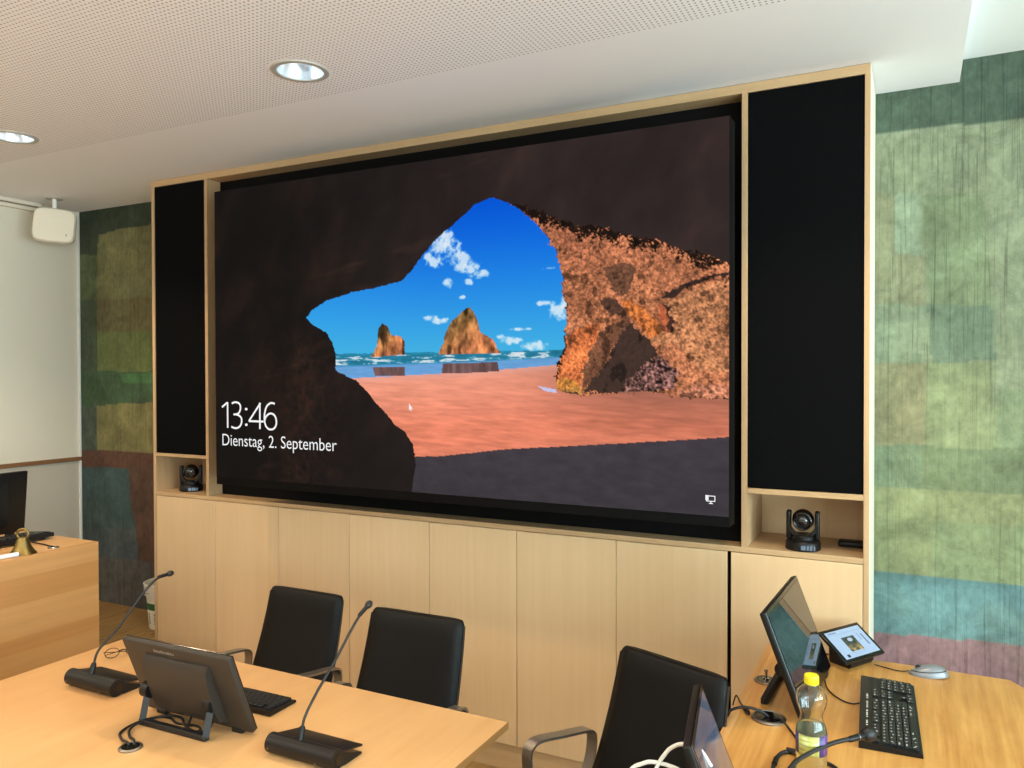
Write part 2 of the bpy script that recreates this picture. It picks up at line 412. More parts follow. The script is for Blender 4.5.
# ceiling: white with a field of round perforations
def ceiling_mat():
    m, nt, p = new_mat('white_perforated_ceiling')
    N = nt.nodes.new; L = nt.links.new
    tc = N('ShaderNodeTexCoord'); sp = N('ShaderNodeSeparateXYZ'); L(tc.outputs['Object'], sp.inputs[0])
    def math_(op, a, b=None):
        n = N('ShaderNodeMath'); n.operation = op
        for i, v in enumerate((a, b)):
            if v is None: continue
            if isinstance(v, (int, float)): n.inputs[i].default_value = v
            else: L(v, n.inputs[i])
        return n.outputs[0]
    pitch = 0.0165
    def cell(o):
        return math_('SUBTRACT', math_('FRACT', math_('DIVIDE', o, pitch)), 0.5)
    fx = cell(sp.outputs['X']); fy = cell(sp.outputs['Y'])
    d = math_('SQRT', math_('ADD', math_('MULTIPLY', fx, fx), math_('MULTIPLY', fy, fy)))
    hole = math_('LESS_THAN', d, 0.215)
    field = math_('LESS_THAN', sp.outputs['Y'], -0.595)
    # plain margins round each downlight
    for (lx, ly) in DOWNLIGHTS:
        dx = math_('SUBTRACT', sp.outputs['X'], lx); dy = math_('SUBTRACT', sp.outputs['Y'], ly)
        rr = math_('SQRT', math_('ADD', math_('MULTIPLY', dx, dx), math_('MULTIPLY', dy, dy)))
        field = math_('MULTIPLY', field, math_('GREATER_THAN', rr, 0.112))
    fac = math_('MULTIPLY', hole, field)
    mx = N('ShaderNodeMix'); mx.data_type = 'RGBA'
    L(fac, mx.inputs['Factor'])
    mx.inputs['A'].default_value = rgb(235, 232, 232); mx.inputs['B'].default_value = rgb(160, 151, 148)
    L(mx.outputs['Result'], p.inputs['Base Color'])
    p.inputs['Roughness'].default_value = 0.85; p.inputs['Specular IOR Level'].default_value = 0.2
    return m

# painted board-marked concrete: colour patches come from the 'paint' attribute, grain from noise
def concrete_mat():
    m, nt, p = new_mat('painted_board_marked_concrete')
    N = nt.nodes.new; L = nt.links.new
    a = N('ShaderNodeAttribute'); a.attribute_name = 'paint'
    tc = N('ShaderNodeTexCoord')
    def noise(scale, detail=6, rough=0.6, dist=0.0):
        mp = N('ShaderNodeMapping'); mp.inputs['Scale'].default_value = scale
        L(tc.outputs['Object'], mp.inputs['Vector'])
        n = N('ShaderNodeTexNoise'); n.inputs['Scale'].default_value = 1.0
        n.inputs['Detail'].default_value = detail; n.inputs['Roughness'].default_value = rough
        n.inputs['Distortion'].default_value = dist
        L(mp.outputs[0], n.inputs['Vector']); return n.outputs['Fac']
    grain = noise((95, 95, 2.2), 4, 0.6, 0.6)
    blot = noise((7, 7, 7), 8, 0.68, 0.5)
    fine = noise((45, 45, 30), 6, 0.7)
    def ramp(v, lo, hi, a, b):
        r = N('ShaderNodeMapRange'); L(v, r.inputs['Value'])
        r.inputs['From Min'].default_value = lo; r.inputs['From Max'].default_value = hi
        r.inputs['To Min'].default_value = a; r.inputs['To Max'].default_value = b
        return r.outputs['Result']
    mask = noise((1.6, 1.6, 1.1), 3, 0.5, 0.4)
    gm = ramp(mask, 0.38, 0.6, 0.80, 0.50)
    gr_ = N('ShaderNodeMapRange'); L(grain, gr_.inputs['Value']); gr_.inputs['From Min'].default_value = .3; gr_.inputs['From Max'].default_value = .48
    L(gm, gr_.inputs['To Min']); gr_.inputs['To Max'].default_value = 1.03
    g = gr_.outputs['Result']
    b = ramp(blot, 0.32, 0.68, 0.66, 1.26)
    f = ramp(fine, 0.3, 0.7, 0.80, 1.16)
    def mul(x, y):
        n = N('ShaderNodeMath'); n.operation = 'MULTIPLY'; L(x, n.inputs[0]); L(y, n.inputs[1]); return n.outputs[0]
    k = mul(mul(g, b), f)
    sc = N('ShaderNodeVectorMath'); sc.operation = 'SCALE'
    L(a.outputs['Color'], sc.inputs[0]); L(k, sc.inputs['Scale'])
    L(sc.outputs[0], p.inputs['Base Color'])
    bp = N('ShaderNodeBump'); bp.inputs['Strength'].default_value = 0.35; bp.inputs['Distance'].default_value = 0.004
    L(mul(g, f), bp.inputs['Height']); L(bp.outputs['Normal'], p.inputs['Normal'])
    p.inputs['Roughness'].default_value = 0.75; p.inputs['Specular IOR Level'].default_value = 0.25
    return m

# ------------------------------------------------------------------ the room
X0, X1, Y0, YW = -1.1375, 6.2, -6.6, 0.35
ZC, ZU, XS = 2.75, 2.829, 3.865
DOWNLIGHTS = [(0.150, -0.83), (1.809, -0.83), (3.42, -0.83), (0.2, -2.5), (1.809, -2.5), (0.2, -4.2), (1.809, -4.2)]

struct('floor', bxm((X0 - .15, Y0 - .15, -0.12), (X1 + .15, YW + .2, 0.0)), M_floor)
# raised slatted floor at the left, under the speaker's desk
bm = bmesh.new(); box(bm, (X0, -2.4, 0.0), (0.44, YW, 0.222))
x = X0 + 0.004
while x < 0.43:
    box(bm, (x, -2.4, 0.222), (min(x + 0.036, 0.44), YW, 0.235), 0.002, 1); x += 0.042
ped = struct('floor_platform', bm, M_floor)

# painted wall behind the media cabinet, one continuous sheet with colour patches
nx, nz = 560, 290
def wall_cols():
    xs = np.linspace(X0, 4.9, nx); zs = np.linspace(0, ZU, nz)
    Xg, Zg = np.meshgrid(xs, zs)
    wx = Xg + 0.012 * (fbm(Xg * 5 + Zg * 3, Zg * 5 - Xg * 3 + 50) - .5); wz_ = Zg + 0.012 * (fbm(Xg * 5 - Zg * 3 + 40, Zg * 5 + Xg * 3 + 30) - .5)
    col = np.zeros((nz, nx, 3)); col[:] = (126, 142, 108)
    for c, poly in PATCHES:
        m = inside(poly, wx, wz_)
        cc = np.array(c, float)
        col[m] = cc
    lum = (fbm(Xg * 5 + 3, Zg * 5) - .5) * 2
    col = col * (1 + 0.10 * lum[..., None])
    t = np.clip((fbm(Xg * 3.1 + 60, Zg * 4.3) - .55) * 4, 0, 1)[..., None]
    col = col * (1 - 0.16 * t) + np.array([150, 150, 90]) * (col.mean(-1, keepdims=True) / 140) * 0.16 * t
    mid = ((Xg > .2) & (Zg > .93) & (Zg < 2.58))[..., None] * .42
    col = col * (1 - mid) + np.array([148, 164, 124]) * mid
    grey = col.mean(-1, keepdims=True)
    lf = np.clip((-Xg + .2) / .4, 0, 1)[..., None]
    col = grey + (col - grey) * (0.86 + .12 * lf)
    hi = np.clip((Zg - .86) / .08, 0, 1)[..., None] * (1 - lf)  # right wall colour darkened above the table, offsetting light falloff lower down
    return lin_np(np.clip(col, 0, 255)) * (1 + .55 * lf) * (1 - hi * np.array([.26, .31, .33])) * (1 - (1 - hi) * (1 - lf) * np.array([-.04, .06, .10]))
WALL_GAIN = 1.0
M_conc = concrete_mat()
wb = grid_mesh('wall_back', nx, nz, lambda u, v: (X0 + u * (4.9 - X0), np.full_like(u, YW), v * ZU), wall_cols(), M_conc)
wb['kind'] = 'structure'
struct('wall_back_core', bxm((X0 - .15, YW + 0.002, 0), (X1 + .15, YW + .2, 3.0)), plain('grey_concrete', (150, 158, 140), 0.8))

struct('wall_left', bxm((X0 - .15, Y0, 0), (X0, YW + 0.002, 2.95)), M_white_wall)
struct('trim_1', bxm((X0, Y0, 1.132), (X0 + .018, YW - .001, 1.158), 0.003), M_brown_rail)
struct('trim_4', bxm((X0, Y0, 0.235), (X0 + .004, YW - .014, 1.132)), plain('grey_beige_wall_panel', (196, 184, 166), 0.6))
struct('trim_2', bxm((X0, YW - .014, 0.235), (X0 + .016, YW - .001, ZC), 0.002), M_white_trim)
bm = bmesh.new()
box(bm, (X0, Y0, 2.700), (X0 + .030, 0.08, 2.722), 0.002); box(bm, (X0, Y0, 2.728), (X0 + .050, 0.08, ZC), 0.002)
struct('trim_3', bm, M_white_wall)
struct('wall_front', bxm((X0 - .15, Y0 - .15, 0), (X1 + .15, Y0, 2.95)), M_white_wall)

# right wall with an assumed window band, out of view, for the daylight
wins = [(-6.1, -4.35), (-4.15, -2.4), (-2.2, -0.45)]
bm = bmesh.new()
box(bm, (X1, Y0, 0), (X1 + .15, YW, 0.8)); box(bm, (X1, Y0, 2.62), (X1 + .15, YW, 2.95))
ys = [Y0] + [v for w in wins for v in w] + [YW]
for i in range(0, len(ys), 2):
    box(bm, (X1, ys[i], 0.8), (X1 + .15, ys[i + 1], 2.62))
struct('wall_right', bm, M_white_wall)
for k, (a, b) in enumerate(wins):
    bm = bmesh.new()
    t = 0.06
    box(bm, (X1 + .03, a, .8), (X1 + .09, a + t, 2.62)); box(bm, (X1 + .03, b - t, .8), (X1 + .09, b, 2.62))
    box(bm, (X1 + .03, a + t, .8), (X1 + .09, b - t, .8 + t)); box(bm, (X1 + .03, a + t, 2.62 - t), (X1 + .09, b - t, 2.62))
    struct('window_%d' % (k + 1), bm, M_white_trim)

# ceiling slab with round cut-outs for the downlights, and the higher strip to the right
bm = bmesh.new(); box(bm, (X0 - .15, Y0, ZC), (XS, YW + .002, 2.95))
M_ceil = ceiling_mat()
ceil = struct('ceiling', bm, M_ceil)
cbm = bmesh.new()
for lx, ly in DOWNLIGHTS:
    cyl(cbm, (lx, ly, ZC - .1), (lx, ly, ZC + .1), 0.086, 48)
cut = obj('cut', cbm, None)
md = ceil.modifiers.new('b', 'BOOLEAN'); md.object = cut; md.operation = 'DIFFERENCE'; md.solver = 'EXACT'
dg = bpy.context.evaluated_depsgraph_get(); dg.update()
nm = bpy.data.meshes.new_from_object(ceil.evaluated_get(dg))
ceil.modifiers.clear(); ceil.data = nm
if not nm.materials: nm.materials.append(M_ceil)
bpy.data.objects.remove(cut)
struct('ceiling_recess', bxm((XS, Y0, ZU), (X1 + .15, YW + .002, 2.95)), plain('white_ceiling_paint', (232, 232, 228), 0.85, spec=0.2))

# downlights
M_refl = plain('bright_reflector', (240, 245, 250), 0.3, 0.9)
M_ring = plain('grey_downlight_ring', (176, 170, 160), 0.5)
M_lamp, nt, p = new_mat('downlight_lamp'); p.inputs['Emission Color'].default_value = (0.50, 0.78, 1.0, 1); p.inputs['Emission Strength'].default_value = 1.7
def make_downlight():
    t = thing('downlight', '', 'ceiling light', (0, 0, ZC), 0, 'round downlights in the perforated ceiling')
    bm = bmesh.new(); lathe(bm, [(0.080, 0.004), (0.080, -0.004), (0.098, -0.004), (0.100, 0.0), (0.100, 0.0005), (0.084, 0.0005)], 48)
    obj('trim_ring', bm, M_ring, t, True)
    bm = bmesh.new(); lathe(bm, [(0.080, 0.0), (0.078, 0.02), (0.070, 0.05), (0.056, 0.078), (0.0, 0.080)], 48)
    obj('reflector', bm, M_refl, t, True)
    bm = bmesh.new(); lathe(bm, [(0.0, 0.046), (0.050, 0.046), (0.052, 0.056), (0.048, 0.072), (0.0, 0.073)], 32)
    obj('lamp', bm, M_lamp, t, True)
    return t
d0 = make_downlight()
dl_labels = {0: 'round downlight at the left edge of the view, lit blue-white in the ceiling',
             1: 'round downlight in the perforated ceiling above the middle of the video wall, lit blue-white'}
for i, (lx, ly) in enumerate(DOWNLIGHTS[:2]):
    d = d0 if i == 0 else copy_tree(d0)
    d.location = (lx, ly, ZC); d['label'] = dl_labels[i]
# ------------------------------------------------------------------ media cabinet
W = 3.586; HT = 2.748
cab = thing('media_cabinet', 'full-height light maple cabinet wall around the big video screen', 'cabinet', (0, 0, 0))
def part(name, lo, hi, mat, parent=cab, bev=0.0, seg=1):
    return obj(name, bxm(lo, hi, bev, seg), mat, parent, bool(bev))
D0 = 0.345
part('side_panel', (0, 0, 0), (.020, D0, 2.714), M_maple_s, bev=.001)
part('side_panel', (W - .018, 0, 0), (W, D0, 2.714), M_maple_s, bev=.001)
part('top_panel', (0, 0, 2.714), (W, D0, HT), M_maple_h, bev=.001)
part('divider', (.404, 0, 1.053), (.425, D0, 2.714), M_maple_s, bev=.001)
part('divider', (3.157, 0, 1.053), (3.178, D0, 2.714), M_maple_s, bev=.001)
part('counter_panel', (.020, 0, 1.033), (W - .018, D0, 1.053), M_maple_h, bev=.001)
part('shelf', (.020, 0.0, 1.247), (.404, D0, 1.264), M_maple_h, bev=.001)
part('shelf', (3.178, 0.0, 1.252), (W - .018, D0, 1.272), M_maple_h, bev=.001)
part('niche_back', (.020, .318, 1.053), (.404, .330, 1.247), M_maple_v)
part('niche_back', (3.178, .318, 1.053), (W - .018, .330, 1.252), M_maple_v)
part('screen_backing', (.425, .090, 1.053), (3.157, .110, 2.714), M_black_back)
part('acoustic_panel', (.0215, .003, 1.265), (.4025, .03, 2.7125), M_black_fab, bev=.003)
part('acoustic_panel', (3.1795, .003, 1.2735), (W - .0195, .03, 2.7125), M_black_fab, bev=.003)
part('plinth', (.0, .012, 0.0), (W, .05, .112), M_maple_h)
edges = [.0215, .468, .907, 1.347, 1.795, 2.232, 2.673, 3.107, W - .0185]
for i in range(8):
    a = edges[i] + .0014; b = edges[i + 1] - .0014
    if i == 7: a = 3.1205
    dr = part('cupboard_door', (a, -.0005, .115), (b, .0185, 1.0305), M_maple_v, bev=.0012)
part('carcass', (.020, .03, .112), (W - .018, D0, 1.033), M_black_back)
part('outer_cladding', (W, .002, 0), (W + .0015, D0, 2.7475), M_white_wall)['label'] = 'white outer side of the cabinet'

# ------------------------------------------------------------------ the video wall
SX0, SX1, SZ0, SZ1, SY = .7218, 3.1578, 1.199, 2.569, -.221
vw = thing('video_wall', 'huge LED video wall showing a beach seen from a cave and the time 13:46', 'screen', ((SX0 + SX1) / 2, 0, SZ0))
VC = Vector(((SX0 + SX1) / 2, 0, SZ0))
def vpart(name, lo, hi, mat, bev=0.0, parent=vw):
    return obj(name, bxm([lo[i] - VC[i] for i in range(3)], [hi[i] - VC[i] for i in range(3)], bev), mat, parent, bool(bev))
vpart('housing', (SX0, SY + .001, 1.163), (SX1 + .002, SY + .085, SZ1 + .001), M_black_back, .0015)
for xx in (1.2, 1.94, 2.68):
    vpart('wall_bracket', (xx - .12, SY + .085, 1.5), (xx + .12, .0905, 2.3), M_black_back)

def screen_cols(nx, ny):
    U, V = np.meshgrid(np.linspace(0, 1, nx), np.linspace(0, 1, ny))    # v runs down
    col = np.zeros((ny, nx, 3))
    asp = 16 / 9.
    n1 = fbm(U * 60 * asp, V * 60, 4) - .5
    n2 = fbm(U * 150 * asp + 31, V * 150 + 7, 3) - .5
    n3 = fbm(U * 12 * asp + 5, V * 12 + 3, 4) - .5
    du = n1 * 0.010 + n2 * .004
    dv = (fbm(U * 60 * asp + 90, V * 60 + 44, 4) - .5) * 0.012 + (fbm(U * 150 * asp + 8, V * 150 + 71, 3) - .5) * .006
    pu, pv = U + du, V + dv
    hv = HORIZON[0][1]
    # dark cave: near black on the left, warmer brown-grey to the upper right
    k = np.clip((U - .15) / .6, 0, 1)[..., None]
    cave = np.array([24, 20, 18]) * (1 - k) + np.array([48, 38, 37]) * k
    tk = (fbm(U * 9 * asp + V * 6, V * 5 - U * 10 + 30, 5) - .5)[..., None]
    cave = cave * (1 + 0.4 * tk) + np.array([9, 4, 2]) * np.clip(tk * 3, 0, 1)
    left = np.clip(1 - np.abs(U - .22) / .14, 0, 1)[..., None] * np.clip((V - .45) / .15, 0, 1)[..., None]
    cave = cave + left * np.array([7, 3, 1.5]) * (1 + 6 * n1[..., None])
    strk = np.clip((fbm(U * 4 * asp + V * 22, V * 3 - U * 6 + 12, 4) - .62) * 7, 0, 1) * np.clip(1 - np.abs(U - .42 + (V - .2) * .55) / .22, 0, 1)
    cave = cave + strk[..., None] * np.array([16, 9, 7])
    col[:] = cave
    op = inside(POLY['OPEN'], U + du * .45, V + dv * .4)
    # sky
    t = np.clip((V - .13) / (hv - .13), 0, 1)[..., None]
    sx = np.clip((.50 - U) / .25, 0, 1)[..., None]
    t = t ** 1.25
    sky = np.array([0, 84, 212]) * (1 - t) + np.array([66, 176, 226]) * t
    sky = sky + t * (1 - t) * 4 * np.array([0, 6, 8]) + sx * np.array([14, 22, 6]) * (1 - t)
    for (cx, cy, rx, ry) in CLOUDS:
        d = ((U - cx) / rx) ** 2 + ((V - cy) / ry) ** 2
        a = np.clip(1.15 - d * .75 + (fbm(U * 70 * asp + cx * 99, V * 70, 5) - .5) * 3.2, 0, 1)
        a = (a * (d < 2.6) * .85)[..., None]
        sky = sky * (1 - a) + np.array([226, 238, 246]) * a
    col[op] = sky[op]
    # sea, surf, wet sand, beach
    vs = np.interp(U, [p[0] for p in SANDEDGE], [p[1] for p in SANDEDGE])
    s = np.clip((V - hv) / np.maximum(vs - hv, 1e-3), 0, 1)
    wv = fbm(U * 26 * asp, V * 230, 4)
    sea = np.zeros_like(col)
    sea[:] = np.array([38, 128, 160])
    sea = sea * (0.75 + .5 * wv[..., None])
    foam = np.clip((wv - .52) * 9, 0, 1) * ((s > .1) & (s < .46))
    sea = sea * (1 - foam[..., None]) + np.array([214, 226, 232]) * foam[..., None]
    wet = np.array([104, 160, 214]) * np.ones_like(col) * (.93 + .14 * fbm(U * 30 * asp, V * 150 + 5, 3)[..., None])
    wm = np.clip((s - .44) * 9, 0, 1)[..., None]
    sea = sea * (1 - wm) + wet * wm
    m = op & (V > hv + .002 * n1) & (V <= vs); col[m] = sea[m]
    sand = np.zeros_like(col)
    far = np.clip((V - vs) / .16, 0, 1)[..., None]
    sand[:] = np.array([238, 156, 130]) * (1 - far) + np.array([232, 134, 104]) * far
    rip = fbm(U * 14 * asp + V * 30, V * 120 - U * 14, 4) - .5
    rl = np.clip((V - .62) / .15, 0, 1)
    sand = sand * (1 + rip[..., None] * (.12 + .20 * rl[..., None]))
    rs = np.clip((U - .66) / .2, 0, 1)[..., None] * np.clip(1 - (V - .68) / .18, 0, 1)[..., None]
    sand = sand * (1 - .30 * rs)
    edge = np.clip(1 - (V - vs) / .02, 0, 1)[..., None]
    sand = sand * (1 - .5 * edge) + np.array([226, 168, 160]) * .5 * edge
    m = op & (V > vs); col[m] = sand[m]
    m = inside(POLY['PUDDLE'], U, V) & op; col[m] = np.array([196, 198, 236])
    # shadow area of the beach picture
    m = inside(POLY['SHADOW'], U + du * .1, V + dv * .12) & op
    sh = np.array([60, 56, 61]) * (1 + .25 * (fbm(U * 30 * asp, V * 60, 4)[..., None] - .5)) + np.array([6, 3, 6]) * np.clip(1 - (V - .80) / .2, 0, 1)[..., None]
    col[m] = sh[m]
    # sea stacks with their reflections
    for nme, seed in (('ROCK_A', 3), ('ROCK_B', 8)):
        m = inside(POLY[nme], U + du * .5, V + dv * .5)
        xs_ = [p[0] for p in POLY[nme]]; x0, x1 = min(xs_), max(xs_)
        ys_ = [p[1] for p in POLY[nme]]; y0, y1 = min(ys_), max(ys_)
        tt = (np.clip((U - x0) / (x1 - x0), 0, 1) * .6 + np.clip((V - y0) / (y1 - y0), 0, 1) * .7)[..., None]
        rk = np.array([118, 104, 52]) * np.clip(1 - tt * 1.1, 0, 1) + np.array([204, 126, 80]) * np.clip(tt * 1.1, 0, 1)
        sn = fbm(U * 60 * asp + seed, V * 40, 4)[..., None]
        rk = rk * (0.35 + 1.35 * sn) * (1 - .55 * np.clip((fbm(U * 45 * asp + seed * 3, V * 14, 3)[..., None] - .55) * 8, 0, 1))
        col[m] = rk[m]
    for nme in ('REFL_A', 'REFL_B'):
        m = inside(POLY[nme], U + du * .3, V + dv * .2) & op
        rf = np.array([112, 84, 84]) * (0.7 + .6 * fbm(U * 90 * asp, V * 12, 2)[..., None])
        col[m] = rf[m]
    # sunlit rock on the right
    lit = inside(POLY['LIT'], pu + du * .6, pv + dv * 1.1)
    g1 = fbm((U * asp + V * .3) * 120 + 3, (V - U * .2) * 120 + 50, 3); g2 = fbm((U * asp - V * .4) * 230 + 70, (V + U * .5) * 230 + 20, 2); g3 = fbm(U * 16 * asp + 11, V * 16 + 2, 3)
    gr = g1 * .5 + g2 * .5
    base = np.array([186, 116, 80]) * np.ones_like(col)
    top = np.clip((.40 - V) / .2, 0, 1)[..., None]
    base = base * (1 - .3 * top) + np.array([150, 84, 66]) * .3 * top
    ridge = fbm(U * 9 * asp + V * 16 + 3, V * 6 - U * 10 + 8, 4)
    base = base * (.62 + .34 * g3[..., None] + .42 * ridge[..., None])
    m2 = inside(POLY['LEFTFACE'], pu, pv); base[m2] = (np.array([190, 104, 60]) * (.66 + .3 * ridge[..., None] + .45 * g3[..., None]))[m2]
    m2 = inside(POLY['RIGHTFACE'], pu, pv); base[m2] = (np.array([190, 126, 86]) * (.66 + .3 * ridge[..., None] + .4 * g3[..., None]))[m2]
    m2 = inside(POLY['BASE_YELLOW'], pu, pv); base[m2] = base[m2] * .5 + np.array([190, 146, 56]) * .5
    m2 = inside(POLY['BASE_PINK'], pu + du, pv + dv); base[m2] = base[m2] * .35 + np.array([216, 140, 112]) * .65
    m2 = inside(POLY['BOULDER'], pu, pv); base[m2] = np.array([198, 112, 58])
    speck = np.clip(1.0 + (gr - .5)[..., None] * 1.6, .3, 1.5)
    rock = base * speck
    for nme, c, w in (('OVERHANG', (50, 36, 32), .95), ('DARKPATCH', (58, 42, 36), .75), ('DARKPATCH2', (66, 46, 36), .62), ('DARKPATCH3', (62, 46, 38), .6), ('HOLLOW', (60, 45, 39), .97),
                      ('SHARD', (176, 84, 52), .7), ('SHARDDARK', (54, 38, 34), .9)):
        m2 = inside(POLY[nme], pu + du * .5, pv + dv * .5)
        rock[m2] = rock[m2] * (1 - w) + np.array(c) * w * (.85 + .4 * gr[m2][:, None])
    m2 = inside(POLY['BUSH'], pu + du, pv + dv)
    bs = np.array([112, 78, 72]) * np.clip(.95 + (gr - .5) * 4.2, .3, 1.9)[..., None]
    rock[m2] = bs[m2]
    # ragged upper edge of the lit rock
    dist = sum(inside([(p[0], p[1] + .009 * k) for p in POLY['LIT']], pu, pv).astype(float) for k in range(1, 9)) / 8
    lo = fbm(U * 26 * asp + 4, V * 26 + 66, 3)
    fade = np.clip((gr - .52 + .70 * dist + (lo - .5) * .7) * 5, .2, 1.0)
    rag = lit & (dist < .999) & (U > .585)
    rock[rag] = rock[rag] * fade[rag][:, None]
    pits = np.clip((fbm(U * 40 * asp + 9, V * 40 + 77, 4) - .62) * 7, 0, .36) * lit
    rock = rock * (1 - pits[..., None])
    col[lit] = rock[lit]
    col = np.clip(col, 0, 255)
    return lin_np(col)
NX, NY = 720, 406
M_scr = screen_mat('led_screen', 1.0, 0.8, 0.0)
disp = grid_mesh('display', NX, NY, lambda u, v: (SX0 + u * (SX1 - SX0) - VC.x, np.full_like(u, SY), SZ1 - v * (SZ1 - SZ0) - VC.z), screen_cols(NX, NY), M_scr, vw)
M_txt = glow('white_screen_type', (238, 238, 240), 1.0)
def text_part(name, s, x0, z0, x1, z1, y, parent, mat, offset=0.0, rot=None, ox=None):
    """type set in the built-in font, fitted into the rectangle x0..x1, z0..z1"""
    cu = bpy.data.curves.new(name, 'FONT'); cu.body = s; cu.size = 1.0; cu.offset = offset; cu.resolution_u = 4
    t = bpy.data.objects.new('t', cu); C.objects.link(t)
    dg = bpy.context.evaluated_depsgraph_get(); dg.update()
    me = bpy.data.meshes.new_from_object(t.evaluated_get(dg))
    bpy.data.objects.remove(t); bpy.data.curves.remove(cu)
    xs = [v.co.x for v in me.vertices]; ys = [v.co.y for v in me.vertices]
    ax, bx_, ay, by = min(xs), max(xs), min(ys), max(ys)
    for v in me.vertices:
        v.co = Vector((x0 + (v.co.x - ax) / (bx_ - ax) * (x1 - x0), y, z0 + (v.co.y - ay) / (by - ay) * (z1 - z0)))
    me.materials.clear(); me.materials.append(mat)
    me.name = name
    o = bpy.data.objects.new(name, me); C.objects.link(o); o.parent = parent
    return o
ty = SY - .0012
# the time in thin strokes
bm = bmesh.new()
TW, TH, tx, tz = .347, .123, .764 - VC.x, 1.437 - VC.z
def stroke(pts, smooth=True):
    P = [(tx + a * TW, ty, tz + b * TH) for a, b in pts]
    P = spline(P, 6) if smooth else [Vector(p) for p in P]
    ribbon(bm, P, (0, 1, 0), .0006, .0092)
stroke([(.0, .80), (.05, .89), (.102, .985)]); stroke([(.105, 1.0), (.105, 0.0)], False)
stroke([(.185, .95), (.225, .99), (.27, 1.0), (.32, .955), (.345, .85), (.34, .70), (.31, .58), (.262, .535), (.215, .53)])
stroke([(.225, .53), (.275, .525), (.33, .475), (.362, .38), (.366, .24), (.338, .09), (.285, .01), (.225, .005), (.175, .05)])
for zz in (.10, .70): box(bm, (tx + .440 * TW, ty - .0003, tz + zz * TH), (tx + .472 * TW, ty + .0003, tz + zz * TH + .0115), .004, 2)
stroke([(.712, .985), (.50, .29)], False); stroke([(.498, .29), (.765, .29)], False); stroke([(.700, 1.0), (.700, .0)], False)
stroke([(.965, .965), (.93, .995), (.885, .985), (.825, .87), (.79, .64), (.782, .38), (.80, .16), (.845, .03), (.893, .0), (.945, .035), (.985, .16), (.992, .34), (.965, .52), (.91, .60), (.855, .575), (.805, .46), (.786, .34)])
obj('clock_text', bm, M_txt, disp)
text_part('date_text', 'Dienstag, 2. September', .765 - VC.x, 1.334 - VC.z, 1.459 - VC.x, 1.408 - VC.z, ty, disp, M_txt, -.004)
# network symbol: a small monitor outline with a plug
bm = bmesh.new()
ix, iz = 3.078 - VC.x, 1.240 - VC.z
box(bm, (ix + .004, ty - .0004, iz + .008), (ix + .034, ty, iz + .011)); box(bm, (ix + .004, ty - .0004, iz + .026), (ix + .034, ty, iz + .029))
box(bm, (ix + .003, ty - .0004, iz + .008), (ix + .006, ty, iz + .029)); box(bm, (ix + .031, ty - .0004, iz + .008), (ix + .034, ty, iz + .029))
box(bm, (ix + .012, ty - .0004, iz), (ix + .026, ty, iz + .003)); box(bm, (ix + .017, ty - .0004, iz + .003), (ix + .021, ty, iz + .008))
box(bm, (ix, ty - .0008, iz + .012), (ix + .011, ty - .0004, iz + .030))
obj('network_icon', bm, M_txt, disp)
bm = bmesh.new()
cx_, cz_ = 1.843 - VC.x, 1.568 - VC.z
prism(bm, [(cx_, cz_), (cx_, cz_ - .028), (cx_ + .006, cz_ - .022), (cx_ + .010, cz_ - .031), (cx_ + .0135, cz_ - .029), (cx_ + .0095, cz_ - .0205), (cx_ + .018, cz_ - .020)], 'y', ty - .0004, ty)
obj('mouse_cursor', bm, M_txt, disp)

# ------------------------------------------------------------------ pan-tilt cameras in the niches
def make_ptz():
    t = thing('conference_camera', '', 'camera', (0, 0, 0), 0, 'pan tilt cameras in the cabinet niches')
    bm = bmesh.new(); lathe(bm, [(0, 0), (.060, 0), (.064, .004), (.064, .026), (.060, .034), (.050, .040), (0, .041)], 40)
    obj('base', bm, M_black_plastic, t, True)
    bm = bmesh.new()
    for i, (x0, x1) in enumerate(((-.016, .0), (.004, .012), (.0145, .023), (.029, .034))):
        M = Matrix.Rotation(0.0, 4, 'Z')
        box(bm, (x0 + .012, -.0655, .008), (x1 + .012, -.062, .024), 0.0008, 1)
    obj('front_display', bm, glow('pale_indicator', (150, 175, 200), .55), t)['label'] = 'pale indicator display'
    bm = bmesh.new()
    lathe(bm, [(0, .040), (.046, .040), (.046, .052), (.040, .058), (0, .060)], 36)
    for s in (-1, 1):
        box(bm, (s * .051 - .009, -.022, .040), (s * .051 + .009, .022, .146), .006, 3)
    # curved cradle between the arms
    pts = [Vector((.050 * math.cos(a), -.012, .098 + .048 * math.sin(a))) for a in np.linspace(PI, 2 * PI, 15)]
    ribbon(bm, pts, (0, 1, 0), .035, .012)
    obj('yoke', bm, M_black_plastic, t, True)
    bm = bmesh.new(); ellipsoid(bm, (0, .004, .112), (.040, .044, .040)); 
    obj('head', bm, M_black_gloss, t, 'all')
    bm = bmesh.new()
    M = Matrix.Translation((0, 0, .112)) @ Matrix.Rotation(R(90), 4, 'X')
    lathe(bm, [(.034, .030), (.034, .050), (.030, .052), (.027, .050), (.024, .044), (0, .044)], 36, M)
    ln = obj('lens', bm, M_black_gloss, t, True)
    bm = bmesh.new(); ellipsoid(bm, (0, -.043, .112), (.019, .006, .019))
    obj('glass', bm, plain('blue_coated_lens', (8, 12, 26), .03, spec=1.0), ln, 'all')
    return t
ptz = make_ptz(); ptz.location = (3.364, .068, 1.053); ptz.rotation_euler.z = R(4); ptz.scale = (.95, .95, .95)
ptz['label'] = 'black pan tilt camera in the right niche beside the tall black panel'
p2 = copy_tree(ptz); p2.location = (.178, .100, 1.053); p2.rotation_euler.z = R(38); p2['label'] = 'black pan tilt camera in the left niche of the cabinet'
b = obj('adapter_box', bxm((-.045, -.03, 0), (.045, .03, .022), .008, 3), M_black_plastic, None, True, (3.519, .19, 1.053))
